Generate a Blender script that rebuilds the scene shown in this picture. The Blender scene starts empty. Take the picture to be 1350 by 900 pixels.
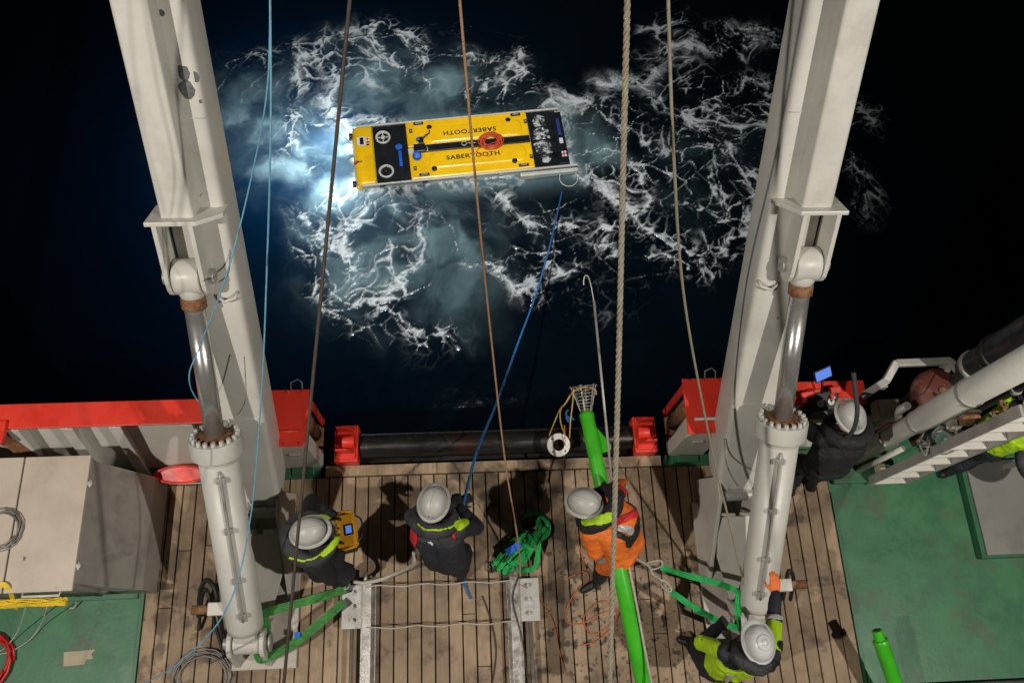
import bpy, bmesh, math, random
import numpy as np
from mathutils import Vector, Matrix
R = math.radians
SC = bpy.context.scene
COL = SC.collection
rng = random.Random(7)

# ------------------------------------------------------------------ camera
cd = bpy.data.cameras.new('camera'); cam = bpy.data.objects.new('camera', cd); COL.objects.link(cam)
cd.sensor_width = 36.0; cd.lens = 36.0 * 1100 / 1350; cd.clip_start = 0.05; cd.clip_end = 2000
# rows: starboard, aft, up; columns: image right, image down, view direction
MR = ((0.9981682525474481, -0.025019320674501806, 0.055083329595804253),
      (-0.04321811200788225, -0.9320172841767056, 0.35982770431187194),
      (0.042335970531543296, -0.36154918833937977, -0.9313913516939526))
cam.matrix_world = Matrix.Translation((0, 0, 9)) @ Matrix([[r[0], -r[1], -r[2]] for r in MR]).to_4x4()
SC.camera = cam

# ------------------------------------------------------------------ night sky, floodlights, exposure
w = bpy.data.worlds.new('World'); SC.world = w; w.use_nodes = True
wn = w.node_tree.nodes; wl = w.node_tree.links
sky = wn.new('ShaderNodeTexSky'); sky.sky_type = 'NISHITA'; sky.sun_disc = False
sky.sun_elevation = R(-3); sky.sun_rotation = R(200)
wl.new(sky.outputs[0], wn['Background'].inputs[0]); wn['Background'].inputs[1].default_value = 0.05
SC.view_settings.view_transform = 'Standard'; SC.view_settings.look = 'None'
SC.view_settings.exposure = 0.0; SC.view_settings.gamma = 1.0

def spot(name, loc, aim, power, color, size_deg, blend, radius):
    l = bpy.data.lights.new(name, 'SPOT'); o = bpy.data.objects.new(name, l); COL.objects.link(o)
    l.energy = power; l.color = color; l.spot_size = R(size_deg); l.spot_blend = blend; l.shadow_soft_size = radius
    o.location = loc
    o.rotation_euler = (Vector(aim) - Vector(loc)).to_track_quat('-Z', 'Y').to_euler()
    return o
# the ship's own deck floodlights, high on either side, and the searchlight trained on the vehicle
spot('deck_floodlight_port', (-6.4, -2.0, 11.6), (0.2, 1.6, 0), 3350, (1.0, 0.945, 0.86), 62, 0.55, 0.12)
spot('deck_floodlight_starboard', (6.9, -2.0, 11.6), (0.4, 1.4, 0), 3350, (1.0, 0.945, 0.86), 66, 0.55, 0.12)
spot('searchlight', (0.3, 5.15, 7.0), (0.7, 8.9, -4.7), 4600, (0.95, 0.98, 1.0), 68, 0.8, 0.12)

# ------------------------------------------------------------------ materials
def nd(nt, t, **kw):
    n = nt.nodes.new(t)
    for k, v in kw.items(): setattr(n, k, v)
    return n
MATS = {}
def mat(name, col, rough=0.6, metal=0.0, var=0.25, scale=6.0, bump=0.0, bscale=60.0, spots=None, stretch=(1, 1, 1),
        dirt=None, rand=0.0, spec=0.5, coat=0.0, rvar=0.0):
    """col with fbm variation; dirt=(colour, scale, lo, hi) broad stains; spots=(colour, scale, threshold) sharp chips"""
    m = bpy.data.materials.new(name); m.use_nodes = True; nt = m.node_tree; L = nt.links.new
    b = nt.nodes['Principled BSDF']
    b.inputs['Roughness'].default_value = rough; b.inputs['Metallic'].default_value = metal
    b.inputs['Specular IOR Level'].default_value = spec
    if coat: b.inputs['Coat Weight'].default_value = coat; b.inputs['Coat Roughness'].default_value = 0.15
    g = nd(nt, 'ShaderNodeNewGeometry'); mp = nd(nt, 'ShaderNodeMapping'); mp.inputs['Scale'].default_value = stretch
    oi = nd(nt, 'ShaderNodeObjectInfo')
    L(g.outputs['Position'], mp.inputs[0]); P = mp.outputs[0]
    if rand:
        cmb = nd(nt, 'ShaderNodeCombineXYZ'); mm = nd(nt, 'ShaderNodeMath', operation='MULTIPLY'); mm.inputs[1].default_value = 37
        L(oi.outputs['Random'], mm.inputs[0]); L(mm.outputs[0], cmb.inputs[0]); L(mm.outputs[0], cmb.inputs[2])
        va = nd(nt, 'ShaderNodeVectorMath', operation='ADD'); L(P, va.inputs[0]); L(cmb.outputs[0], va.inputs[1]); P = va.outputs[0]
    n1 = nd(nt, 'ShaderNodeTexNoise'); n1.inputs['Scale'].default_value = scale; n1.inputs['Detail'].default_value = 6; n1.inputs['Roughness'].default_value = 0.65
    L(P, n1.inputs['Vector'])
    mr = nd(nt, 'ShaderNodeMapRange'); mr.inputs[1].default_value = 0.3; mr.inputs[2].default_value = 0.7
    mr.inputs[3].default_value = 1 - var; mr.inputs[4].default_value = 1 + var; L(n1.outputs[0], mr.inputs[0])
    f = mr.outputs[0]
    if rand:
        r2 = nd(nt, 'ShaderNodeMapRange'); r2.inputs[3].default_value = 1 - rand; r2.inputs[4].default_value = 1 + rand
        L(oi.outputs['Random'], r2.inputs[0]); mu = nd(nt, 'ShaderNodeMath', operation='MULTIPLY'); L(f, mu.inputs[0]); L(r2.outputs[0], mu.inputs[1]); f = mu.outputs[0]
    vm = nd(nt, 'ShaderNodeVectorMath', operation='SCALE'); vm.inputs[0].default_value = col[:3]; L(f, vm.inputs['Scale'])
    C_ = vm.outputs[0]
    def layer(C_, c2, sc, lo, hi, det=8, amt=1.0):
        n = nd(nt, 'ShaderNodeTexNoise'); n.inputs['Scale'].default_value = sc; n.inputs['Detail'].default_value = det; n.inputs['Roughness'].default_value = 0.7
        L(g.outputs['Position'], n.inputs['Vector'])
        k = nd(nt, 'ShaderNodeMapRange'); k.inputs[1].default_value = lo; k.inputs[2].default_value = hi; k.inputs[4].default_value = amt
        L(n.outputs[0], k.inputs[0])
        x = nd(nt, 'ShaderNodeMix', data_type='RGBA'); L(k.outputs[0], x.inputs[0]); L(C_, x.inputs[6]); x.inputs[7].default_value = (*c2, 1)
        return x.outputs[2]
    if dirt:
        ds = dirt if isinstance(dirt, list) else [dirt]
        for d in ds: C_ = layer(C_, *d)
    if spots: C_ = layer(C_, spots[0], spots[1], spots[2], spots[2] + 0.015, 5)
    L(C_, b.inputs['Base Color'])
    if rvar:
        k = nd(nt, 'ShaderNodeMapRange'); k.inputs[1].default_value = .3; k.inputs[2].default_value = .7
        k.inputs[3].default_value = max(.05, rough - rvar); k.inputs[4].default_value = min(1, rough + rvar); L(n1.outputs[0], k.inputs[0]); L(k.outputs[0], b.inputs['Roughness'])
    if bump:
        n2 = nd(nt, 'ShaderNodeTexNoise'); n2.inputs['Scale'].default_value = bscale; n2.inputs['Detail'].default_value = 4; L(P, n2.inputs['Vector'])
        bp = nd(nt, 'ShaderNodeBump'); bp.inputs['Strength'].default_value = bump; bp.inputs['Distance'].default_value = 0.01
        L(n2.outputs[0], bp.inputs['Height']); L(bp.outputs[0], b.inputs['Normal'])
    MATS[name] = m
    return m
RUST = (0.16, 0.06, 0.02); DIRT = (0.09, 0.075, 0.055)
mat('white_paint', (0.58, 0.565, 0.515), 0.42, var=0.07, scale=2.5, bump=0.12, bscale=25, dirt=[(DIRT, 1.7, 0.52, 0.95, 8, .45), (RUST, 3.0, 0.66, 0.80, 10, .6)], spots=((0.09, 0.085, 0.08), 6.0, 0.715), rvar=.12)
mat('white_plain', (0.60, 0.575, 0.52), 0.4, var=0.08, scale=4, bump=0.1, bscale=30, dirt=(DIRT, 4, 0.5, 0.95, 8, .6))
mat('dirty_white', (0.46, 0.42, 0.36), 0.5, var=0.12, scale=4, bump=0.15, bscale=30, dirt=[(DIRT, 3, 0.45, 0.85, 8, .7), (RUST, 5, .6, .8, 9, .6)])
mat('red_paint', (0.76, 0.042, 0.022), 0.42, var=0.16, scale=3, bump=0.12, bscale=30, dirt=[((0.36, 0.02, 0.015), 3, 0.55, 0.95), ((0.5, 0.14, 0.1), 9, .60, .75, 8, .5), ((0.10, 0.03, 0.02), 4, .62, .75, 10, .7)], rvar=.12)
mat('green_deck', (0.04, 0.16, 0.072), 0.45, var=0.16, scale=2.5, bump=0.12, bscale=25, dirt=[((0.02, 0.085, 0.045), 1.3, 0.45, 0.8), ((0.10, 0.06, 0.042), 1.6, 0.53, 0.72, 9, .75), ((0.10, 0.20, 0.13), 6, .58, .8, 9, .5)], spots=((0.35, 0.32, 0.24), 5.5, 0.76), rvar=.15)
mat('green_coaming', (0.025, 0.12, 0.055), 0.45, var=0.2, scale=5, dirt=(DIRT, 3, 0.5, 0.9))
mat('beige_lid', (0.54, 0.46, 0.375), 0.5, var=0.08, scale=3, bump=0.15, bscale=20, dirt=[((0.26, 0.16, 0.11), 1.6, 0.45, 0.8, 8, .5), ((0.2, 0.15, 0.12), 6, .6, .85)], spots=((0.10, 0.095, 0.09), 3.2, 0.715))
mat('grey_panel', (0.33, 0.305, 0.27), 0.5, var=0.1, scale=3, bump=0.1, dirt=((0.10, 0.085, 0.07), 2, 0.5, 0.85))
mat('grey_hatch', (0.22, 0.215, 0.195), 0.45, var=0.08, scale=2, bump=0.12, dirt=((0.12, 0.11, 0.09), 1.5, 0.5, 0.85))
mat('aluminium', (0.55, 0.53, 0.49), 0.38, 0.75, var=0.15, scale=14, bump=0.15, bscale=80, dirt=((0.22, 0.19, 0.15), 5, 0.5, 0.8), rvar=.12)
mat('galvanised', (0.48, 0.47, 0.44), 0.5, 0.5, var=0.25, scale=20, bump=0.2, bscale=60, dirt=((0.2, 0.15, 0.1), 5, 0.52, 0.8))
mat('dull_tube', (0.42, 0.40, 0.37), 0.45, 0.3, var=0.12, scale=5, dirt=((0.2, 0.16, 0.12), 3, 0.5, 0.8))
mat('bare_steel', (0.10, 0.105, 0.10), 0.6, var=.4, scale=30)
mat('chrome', (0.60, 0.59, 0.57), 0.27, 0.78, var=0.06, scale=6, rvar=.04)
mat('rust', (0.20, 0.085, 0.035), 0.85, var=0.5, scale=25, bump=0.5, bscale=60, dirt=((0.32, 0.22, 0.12), 14, 0.5, 0.7))
mat('rust_red', (0.11, 0.028, 0.02), 0.55, var=0.3, scale=5, bump=0.3, bscale=30, dirt=[((0.30, 0.19, 0.15), 2.4, 0.56, 0.7), ((0.08, 0.03, 0.02), 5, .5, .8)])
mat('roller_steel', (0.055, 0.052, 0.05), 0.32, 0.75, var=0.3, scale=6, bump=0.15, bscale=40, dirt=[((0.11, 0.045, 0.03), 2.2, 0.5, 0.75), ((0.30, 0.28, 0.25), 7, .66, .8)], rvar=.1, stretch=(.4, 3, 3))
mat('black_rubber', (0.018, 0.018, 0.018), 0.5, var=0.3, scale=10, bump=0.1, dirt=((0.06, 0.055, 0.05), 6, 0.5, 0.9))
mat('black_pipe', (0.022, 0.022, 0.023), 0.35, var=0.2, scale=6, dirt=((0.07, 0.065, 0.06), 5, 0.5, 0.9), rvar=.1)
mat('caulk', (0.012, 0.011, 0.010), 0.8)
mat('hull_red', (0.25, 0.015, 0.01), 0.5)
mat('lime_pipe', (0.055, 0.46, 0.018), 0.33, var=0.12, scale=5, bump=.1, bscale=30, dirt=[((0.03, 0.2, 0.012), 3, 0.5, 0.85), ((0.05, 0.07, 0.03), 9, .64, .72, 9, .6)], rvar=.1)
mat('sling_green', (0.015, 0.38, 0.085), 0.75, var=0.35, scale=30, bump=0.5, bscale=250, dirt=((0.01, 0.18, 0.045), 9, 0.5, 0.8))
mat('sling_olive', (0.06, 0.25, 0.05), 0.75, var=0.35, scale=30, bump=0.5, bscale=250, dirt=((0.02, 0.10, 0.03), 9, 0.45, 0.75))
mat('rope_tan', (0.28, 0.245, 0.18), 0.85, var=0.25, scale=30, bump=0.5, bscale=200, dirt=((0.2, 0.16, 0.11), 4, .5, .8))
mat('rope_thin', (0.26, 0.225, 0.16), 0.85, var=0.2, scale=30, bump=0.4, bscale=200)
mat('rope_orange', (0.34, 0.19, 0.10), 0.8, var=0.25, scale=40, bump=0.4, bscale=200)
mat('rope_brown', (0.045, 0.03, 0.02), 0.6, var=0.4, scale=14, bump=0.4, bscale=200)
mat('rope_blue', (0.022, 0.13, 0.33), 0.7, var=0.3, scale=30, bump=0.4, bscale=250)
mat('rope_sky', (0.13, 0.33, 0.46), 0.6, var=0.2, scale=20)
mat('rope_white', (0.50, 0.46, 0.39), 0.8, var=0.2, scale=30, bump=0.4, bscale=200)
mat('rope_yellow', (0.55, 0.36, 0.10), 0.7, var=0.2, scale=30)
mat('wire_grey', (0.22, 0.21, 0.19), 0.5, 0.3, var=0.2)
mat('cord_red', (0.55, 0.06, 0.02), 0.6, var=0.2)
mat('hose_red', (0.5, 0.012, 0.012), 0.4, var=0.15)
mat('cord_orange', (0.60, 0.14, 0.035), 0.7, var=0.2)
mat('yellow_strap', (0.75, 0.52, 0.02), 0.6, var=0.2, scale=15)
mat('cream_patch', (0.42, 0.36, 0.25), 0.7, var=0.12, scale=12)
mat('black_cloth', (0.013, 0.013, 0.014), 0.75, var=0.35, scale=14, bump=0.35, bscale=70)
mat('navy_cloth', (0.016, 0.018, 0.026), 0.7, var=0.3, scale=14, bump=0.35, bscale=70)
mat('charcoal_cloth', (0.035, 0.036, 0.038), 0.75, var=0.3, scale=14, bump=0.3, bscale=70)
mat('hivis_yellow', (0.42, 0.66, 0.012), 0.6, var=0.15, scale=10, bump=0.35, bscale=60, dirt=((0.22, 0.33, 0.02), 6, 0.55, 0.85))
mat('hivis_orange', (0.80, 0.17, 0.02), 0.6, var=0.15, scale=10, bump=0.35, bscale=60, dirt=((0.42, 0.10, 0.02), 6, 0.52, 0.85))
mat('reflective', (0.48, 0.48, 0.47), 0.4, 0.2, var=0.1)
mat('strap_red', (0.55, 0.015, 0.02), 0.7, var=0.2)
mat('strap_black', (0.012, 0.012, 0.013), 0.6, var=0.2)
mat('skin', (0.45, 0.25, 0.17), 0.5, var=0.08, scale=20)
mat('hair', (0.03, 0.02, 0.012), 0.6)
mat('helmet_white', (0.46, 0.45, 0.42), 0.42, var=0.06, scale=10, dirt=[((0.30, 0.28, 0.25), 9, 0.52, 0.8), ((0.08, 0.07, 0.06), 22, .66, .74, 6, .7)])
mat('helmet_clean', (0.60, 0.60, 0.60), 0.3, var=0.04, scale=10, dirt=((0.36, 0.35, 0.34), 8, 0.55, 0.85))
mat('glove_orange', (0.75, 0.16, 0.03), 0.7, var=0.2)
mat('glove_blue', (0.02, 0.06, 0.45), 0.7, var=0.2)
mat('glove_black', (0.014, 0.014, 0.015), 0.7, var=0.2)
mat('boot', (0.015, 0.014, 0.013), 0.5, var=0.2)
mat('box_yellow', (0.72, 0.34, 0.015), 0.4, var=0.12, scale=12, dirt=((0.3, 0.14, 0.02), 9, 0.55, 0.8))
mat('box_red', (0.7, 0.05, 0.03), 0.4, var=0.2)
mat('black_plastic', (0.014, 0.014, 0.015), 0.4, var=0.2)
mat('auv_yellow', (0.86, 0.50, 0.006), 0.32, var=0.07, scale=3, bump=.08, bscale=14, dirt=[((0.60, 0.32, 0.006), 2.2, 0.5, 0.9), ((0.30, 0.19, 0.03), 7, .62, .76, 9, .5)], coat=.3)
mat('auv_black', (0.010, 0.011, 0.012), 0.35, var=0.3, scale=6)
mat('auv_white', (0.50, 0.50, 0.45), 0.4, var=0.1, scale=4, dirt=((0.30, 0.30, 0.24), 3, 0.5, 0.85))
mat('auv_blue', (0.02, 0.12, 0.55), 0.4)
mat('text_black', (0.02, 0.018, 0.01), 0.5)
mat('flag_red', (0.6, 0.02, 0.03), 0.5); mat('flag_white', (0.7, 0.7, 0.7), 0.5); mat('flag_blue', (0.02, 0.04, 0.25), 0.5)
mat('label_white', (0.6, 0.62, 0.62), 0.5); mat('sling_blue', (0.01, 0.12, 0.6), 0.7)
mat('teal_paint', (0.12, 0.26, 0.22), 0.5, var=0.25, scale=12, dirt=((0.3, 0.28, 0.22), 10, .5, .7))
mat('bay_wash', (0.02, 0.022, 0.024), 0.4, var=0.3, scale=8, bump=0.6, bscale=30, dirt=[((0.55, 0.57, 0.56), 7, 0.47, 0.56, 7, .9)], stretch=(1, 1, 1))
mat('foam_lump', (0.62, 0.64, 0.63), 0.6, var=0.15, scale=18, bump=0.6, bscale=40)
def emit(name, col, s):
    m = bpy.data.materials.new(name); m.use_nodes = True; b = m.node_tree.nodes['Principled BSDF']
    b.inputs['Base Color'].default_value = (*col, 1); b.inputs['Emission Color'].default_value = (*col, 1); b.inputs['Emission Strength'].default_value = s; MATS[name] = m
emit('screen_blue', (0.10, 0.22, 0.75), 0.55); emit('lamp_lens', (0.8, 0.92, 1.0), 14)

def wood_material():
    m = mat('teak', (0.36, 0.255, 0.16), 0.62, var=0.26, scale=3.0, bump=0.45, bscale=16, stretch=(14, 0.9, 1), rand=0.20,
            dirt=[((0.19, 0.125, 0.075), 1.1, 0.44, 0.62, 9, .75), ((0.06, 0.04, 0.028), 2.4, 0.55, 0.66, 10, .88), ((0.46, 0.36, 0.25), 5.5, .56, .75, 8, .5)], rvar=.2)
    # oily splatter on the starboard side of the working deck and damp timber along the stern
    nt = m.node_tree; L = nt.links.new; b = nt.nodes['Principled BSDF']; src = b.inputs['Base Color'].links[0].from_socket
    g = nd(nt, 'ShaderNodeNewGeometry')
    def region(c, r0, r1):
        d = nd(nt, 'ShaderNodeVectorMath', operation='DISTANCE'); d.inputs[1].default_value = c; L(g.outputs['Position'], d.inputs[0])
        k = nd(nt, 'ShaderNodeMapRange'); k.inputs[1].default_value = r0; k.inputs[2].default_value = r1; k.inputs[3].default_value = 1; k.inputs[4].default_value = 0; L(d.outputs['Value'], k.inputs[0]); return k.outputs[0]
    def splat(src, sc, lo, hi, col, reg, amt):
        n = nd(nt, 'ShaderNodeTexNoise'); n.inputs['Scale'].default_value = sc; n.inputs['Detail'].default_value = 4; n.inputs['Distortion'].default_value = .4; L(g.outputs['Position'], n.inputs['Vector'])
        k = nd(nt, 'ShaderNodeMapRange'); k.inputs[1].default_value = lo; k.inputs[2].default_value = hi; k.inputs[4].default_value = amt; L(n.outputs[0], k.inputs[0])
        f = nd(nt, 'ShaderNodeMath', operation='MULTIPLY'); L(k.outputs[0], f.inputs[0]); L(reg, f.inputs[1])
        x = nd(nt, 'ShaderNodeMix', data_type='RGBA'); L(f.outputs[0], x.inputs[0]); L(src, x.inputs[6]); x.inputs[7].default_value = (*col, 1); return x.outputs[2]
    r1 = region((1.45, .45, 0), .5, 1.6); r2 = region((.6, 1.75, 0), .6, 1.9); r3 = region((-2.9, .6, 0), .4, 1.6)
    src = splat(src, 9, .58, .63, (0.02, 0.014, 0.010), r1, .9); src = splat(src, 20, .60, .66, (0.03, 0.02, 0.014), r1, .8)
    src = splat(src, 3.5, .44, .60, (0.05, 0.033, 0.022), r2, .9); src = splat(src, 4, .50, .60, (0.07, 0.045, 0.03), r3, .75)
    L(src, b.inputs['Base Color'])
wood_material()

# ------------------------------------------------------------------ mesh builder
ORG = {}
def frame(d, up=(0, 0, 1)):
    d = Vector(d).normalized(); u = Vector(up)
    if abs(d.dot(u)) > 0.97: u = Vector((1, 0, 0))
    x = u.cross(d).normalized(); y = d.cross(x).normalized()
    return x, y, d
class MB:
    def __init__(s): s.v = []; s.f = []; s.sm = []
    def add(s, vs, fs, smooth=False):
        o = len(s.v); s.v += [tuple(p) for p in vs]; s.f += [tuple(i + o for i in f) for f in fs]; s.sm += [smooth] * len(fs); return s
    def box(s, c, size, M=None):
        c = Vector(c); h = Vector(size) / 2; vs = []
        for z in (-1, 1):
            for y in (-1, 1):
                for x in (-1, 1):
                    p = Vector((x * h.x, y * h.y, z * h.z)); vs.append(c + (M @ p if M else p))
        return s.add(vs, [(0, 2, 3, 1), (4, 5, 7, 6), (0, 1, 5, 4), (2, 6, 7, 3), (0, 4, 6, 2), (1, 3, 7, 5)])
    def bar(s, p0, p1, wx, wy, up=(0, 0, 1)):
        p0 = Vector(p0); p1 = Vector(p1); x, y, d = frame(p1 - p0, up)
        return s.box((p0 + p1) / 2, (wx, wy, (p1 - p0).length), Matrix((x, y, d)).transposed())
    def cyl(s, p0, p1, r0, r1=None, n=20, caps=True, smooth=True):
        r1 = r0 if r1 is None else r1
        return s.lathe(p0, Vector(p1) - Vector(p0), [(r0, 0), (r1, (Vector(p1) - Vector(p0)).length)], n, caps, smooth)
    def lathe(s, o, d, prof, n=24, caps=True, smooth=True, sx=1.0, sy=1.0, up=(0, 0, 1)):
        o = Vector(o); x, y, d = frame(d, up); vs = []; fs = []
        for r, h in prof:
            for i in range(n):
                a = 2 * math.pi * i / n; vs.append(o + d * h + x * (r * sx * math.cos(a)) + y * (r * sy * math.sin(a)))
        for k in range(len(prof) - 1):
            for i in range(n):
                j = (i + 1) % n; fs.append((k * n + i, k * n + j, (k + 1) * n + j, (k + 1) * n + i))
        s.add(vs, fs, smooth)
        if caps:
            m = len(s.v); s.f.append(tuple(m - len(vs) + i for i in reversed(range(n)))); s.sm.append(False)
            s.f.append(tuple(m - n + i for i in range(n))); s.sm.append(False)
        return s
    def tube(s, pts, r, n=8, closed=False, caps=True, rs=None):
        pts = [Vector(p) for p in pts]; N = len(pts); vs = []; fs = []
        px = None
        for i, p in enumerate(pts):
            a = pts[i - 1] if (i or closed) else p; b = pts[(i + 1) % N] if (i < N - 1 or closed) else p
            d = (b - a)
            d = d.normalized() if d.length > 1e-9 else Vector((0, 0, 1))
            if px is None: px = frame(d)[0]
            px = (px - d * px.dot(d)); px = px.normalized() if px.length > 1e-6 else frame(d)[0]
            py = d.cross(px); rr = rs[i] if rs else r
            for k in range(n):
                t = 2 * math.pi * k / n; vs.append(p + px * (rr * math.cos(t)) + py * (rr * math.sin(t)))
        for i in range(N - (0 if closed else 1)):
            i2 = (i + 1) % N
            for k in range(n):
                k2 = (k + 1) % n; fs.append((i * n + k, i * n + k2, i2 * n + k2, i2 * n + k))
        if caps and not closed: fs += [tuple(reversed(range(n))), tuple((N - 1) * n + k for k in range(n))]
        return s.add(vs, fs, True)
    def prism(s, poly, O, ex, ey, en, t):
        """polygon in the (ex,ey) plane at O, extruded along en by t"""
        O = Vector(O); ex = Vector(ex); ey = Vector(ey); en = Vector(en); n = len(poly)
        a = [O + ex * p[0] + ey * p[1] for p in poly]; b = [p + en * t for p in a]
        return s.add(a + b, [tuple(reversed(range(n))), tuple(range(n, 2 * n))] + [(i, (i + 1) % n, (i + 1) % n + n, i + n) for i in range(n)])
    def ribbon(s, pts, wdt, th=0.004, up=(0, 0, 1), ups=None):
        pts = [Vector(p) for p in pts]; vs = []; N = len(pts)
        for i, p in enumerate(pts):
            d = (pts[min(i + 1, N - 1)] - pts[max(i - 1, 0)]).normalized(); u = Vector(ups[i] if ups else up)
            sx = d.cross(u).normalized(); u2 = sx.cross(d).normalized()
            for a, b in ((-1, -1), (1, -1), (1, 1), (-1, 1)): vs.append(p + sx * (a * wdt / 2) + u2 * (b * th / 2))
        fs = [(3, 2, 1, 0), tuple((N - 1) * 4 + k for k in range(4))]
        for i in range(N - 1):
            for k in range(4): k2 = (k + 1) % 4; fs.append((i * 4 + k, i * 4 + k2, (i + 1) * 4 + k2, (i + 1) * 4 + k))
        return s.add(vs, fs, False)
    def sphere(s, c, r, n=14, m=9, sc=(1, 1, 1), M=None):
        vs = []; fs = []; c = Vector(c)
        for i in range(1, m):
            t = math.pi * i / m
            for k in range(n):
                a = 2 * math.pi * k / n; p = Vector((r * sc[0] * math.sin(t) * math.cos(a), r * sc[1] * math.sin(t) * math.sin(a), r * sc[2] * math.cos(t)))
                vs.append(c + (M @ p if M else p))
        for i in range(m - 2):
            for k in range(n): k2 = (k + 1) % n; fs.append((i * n + k, (i + 1) * n + k, (i + 1) * n + k2, i * n + k2))
        p = Vector((0, 0, r * sc[2])); q = -p
        vs += [c + (M @ p if M else p), c + (M @ q if M else q)]; T = len(vs)
        for k in range(n): k2 = (k + 1) % n; fs += [(T - 2, k, k2), (T - 1, (m - 2) * n + k2, (m - 2) * n + k)]
        return s.add(vs, fs, True)
    def build(s, name, m, parent=None, base=None, bevel=0.0, local=False, kind=None):
        me = bpy.data.meshes.new(name); vs = s.v
        if parent is not None: o0 = Vector((0, 0, 0)) if local else ORG[parent.name]
        elif base is not None: o0 = Vector(base)
        else:
            A = np.array(vs); lo = A.min(0); hi = A.max(0); o0 = Vector(((lo[0] + hi[0]) / 2, (lo[1] + hi[1]) / 2, lo[2]))
        me.from_pydata([tuple(Vector(p) - o0) for p in vs], [], s.f)
        me.polygons.foreach_set('use_smooth', s.sm); me.update()
        bm = bmesh.new(); bm.from_mesh(me); bmesh.ops.recalc_face_normals(bm, faces=bm.faces); bm.to_mesh(me); bm.free()
        for x in ([m] if isinstance(m, str) else m): me.materials.append(MATS[x])
        o = bpy.data.objects.new(name, me); COL.objects.link(o)
        if parent is not None: o.parent = parent; ORG[o.name] = o0
        else: o.location = o0; ORG[o.name] = o0
        if bevel:
            b = o.modifiers.new('bevel', 'BEVEL'); b.width = bevel; b.segments = 2; b.limit_method = 'ANGLE'; b.angle_limit = R(40)
        if kind: o['kind'] = kind
        return o
def tag(o, label, cat, group=None):
    o['label'] = label; o['category'] = cat
    if group: o['group'] = group
    return o
def thing(name, loc, label, cat, group=None, rz=0):
    o = bpy.data.objects.new(name, None); COL.objects.link(o); o.location = loc; o.rotation_euler.z = rz
    o.empty_display_size = 0.1; ORG[o.name] = Vector(loc); return tag(o, label, cat, group)
def spline(pts, n=8, closed=False):
    """Catmull-Rom through the points"""
    P = [np.array(p, float) for p in pts]; out = []; N = len(P)
    for i in range(N if closed else N - 1):
        g = (lambda k: P[k % N]) if closed else (lambda k: P[min(max(k, 0), N - 1)])
        a, b, c, d = g(i - 1), g(i), g(i + 1), g(i + 2)
        for j in range(n):
            t = j / n; out.append(0.5 * ((2 * b) + (-a + c) * t + (2 * a - 5 * b + 4 * c - d) * t * t + (-a + 3 * b - 3 * c + d) * t ** 3))
    if not closed: out.append(P[-1])
    return [tuple(p) for p in out]
def V(*a): return Vector(a)
def hyp(x, y): return math.hypot(x, y)

# ------------------------------------------------------------------ water: swell, foam lace and aerated clouds
WZ = -4.7
def hash2(ix, iy, seed):
    h = (ix.astype(np.int64) * 374761393 + iy.astype(np.int64) * 668265263 + seed * 1442695041) & 0x7fffffff
    h = ((h ^ (h >> 13)) * 1274126177) & 0x7fffffff
    h = ((h ^ (h >> 16)) * 668265263) & 0x7fffffff
    return ((h ^ (h >> 15)) & 0xffffff) / float(0xffffff)
def vnoise(x, y, seed=0):
    ix = np.floor(x); iy = np.floor(y); fx = x - ix; fy = y - iy
    fx = fx * fx * fx * (fx * (fx * 6 - 15) + 10); fy = fy * fy * fy * (fy * (fy * 6 - 15) + 10)
    a = hash2(ix, iy, seed); b = hash2(ix + 1, iy, seed); c = hash2(ix, iy + 1, seed); d = hash2(ix + 1, iy + 1, seed)
    return (a + (b - a) * fx) * (1 - fy) + (c + (d - c) * fx) * fy
def fbm(x, y, o=5, seed=0, gain=0.5):
    s = 0; a = 1; t = 0
    for i in range(o):
        s = s + a * vnoise(x, y, seed + i * 17); t += a; a *= gain; x = x * 2.03 + 5.1; y = y * 2.03 + 3.7
    return s / t
def worley(x, y, seed=0):
    ix = np.floor(x); iy = np.floor(y); f1 = np.full(x.shape, 9.0); f2 = np.full(x.shape, 9.0)
    for dx in (-1, 0, 1):
        for dy in (-1, 0, 1):
            cx = ix + dx; cy = iy + dy
            d = np.hypot(cx + hash2(cx, cy, seed) - x, cy + hash2(cx, cy, seed + 91) - y)
            f2 = np.where(d < f1, f1, np.minimum(f2, d)); f1 = np.minimum(f1, d)
    return f1, f2
# clouds of aerated water: centre x, y, radius x, radius y, amount
CLOUDS = [(-4.41,9.9,0.915,0.972,0.6),(-3.8,9.38,0.845,0.81,0.65),(-3.08,9.2,0.845,0.648,0.75),(-2.59,9.62,0.845,0.729,1),(-2.7,8.69,0.704,0.648,0.6),(-2.21,9.01,0.563,0.648,1),(-1.74,10.9,0.634,0.81,0.8),(-0.691,10.8,0.775,0.729,0.55),(-1.29,11.3,0.775,0.648,0.5),(-2.26,8.19,0.563,0.486,0.55),(-1.96,7.62,0.775,0.81,0.75),(-0.989,7.92,0.775,0.454,0.62),(-2.52,7.63,0.563,0.648,0.42),(-1.8,6.69,0.845,0.729,0.55),(-0.573,7.12,1.2,0.972,0.5),(-0.171,6.35,0.845,0.729,0.35),(0.206,10.5,0.845,0.648,0.14),(2.83,9.23,0.423,0.421,0.75),(2.4,9.46,0.507,0.648,0.45),(4.08,9.09,0.676,0.648,0.07),(4.22,8.32,0.845,0.648,0.05),(0.67,10.8,0.845,0.648,0.08),(1.12,7.56,1.13,0.648,0.05),(-4.7,10.9,0.563,0.486,0.2),(-2.06,11.9,0.845,0.405,0.25),(5.22,9.16,0.845,0.972,0.03)]
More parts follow.
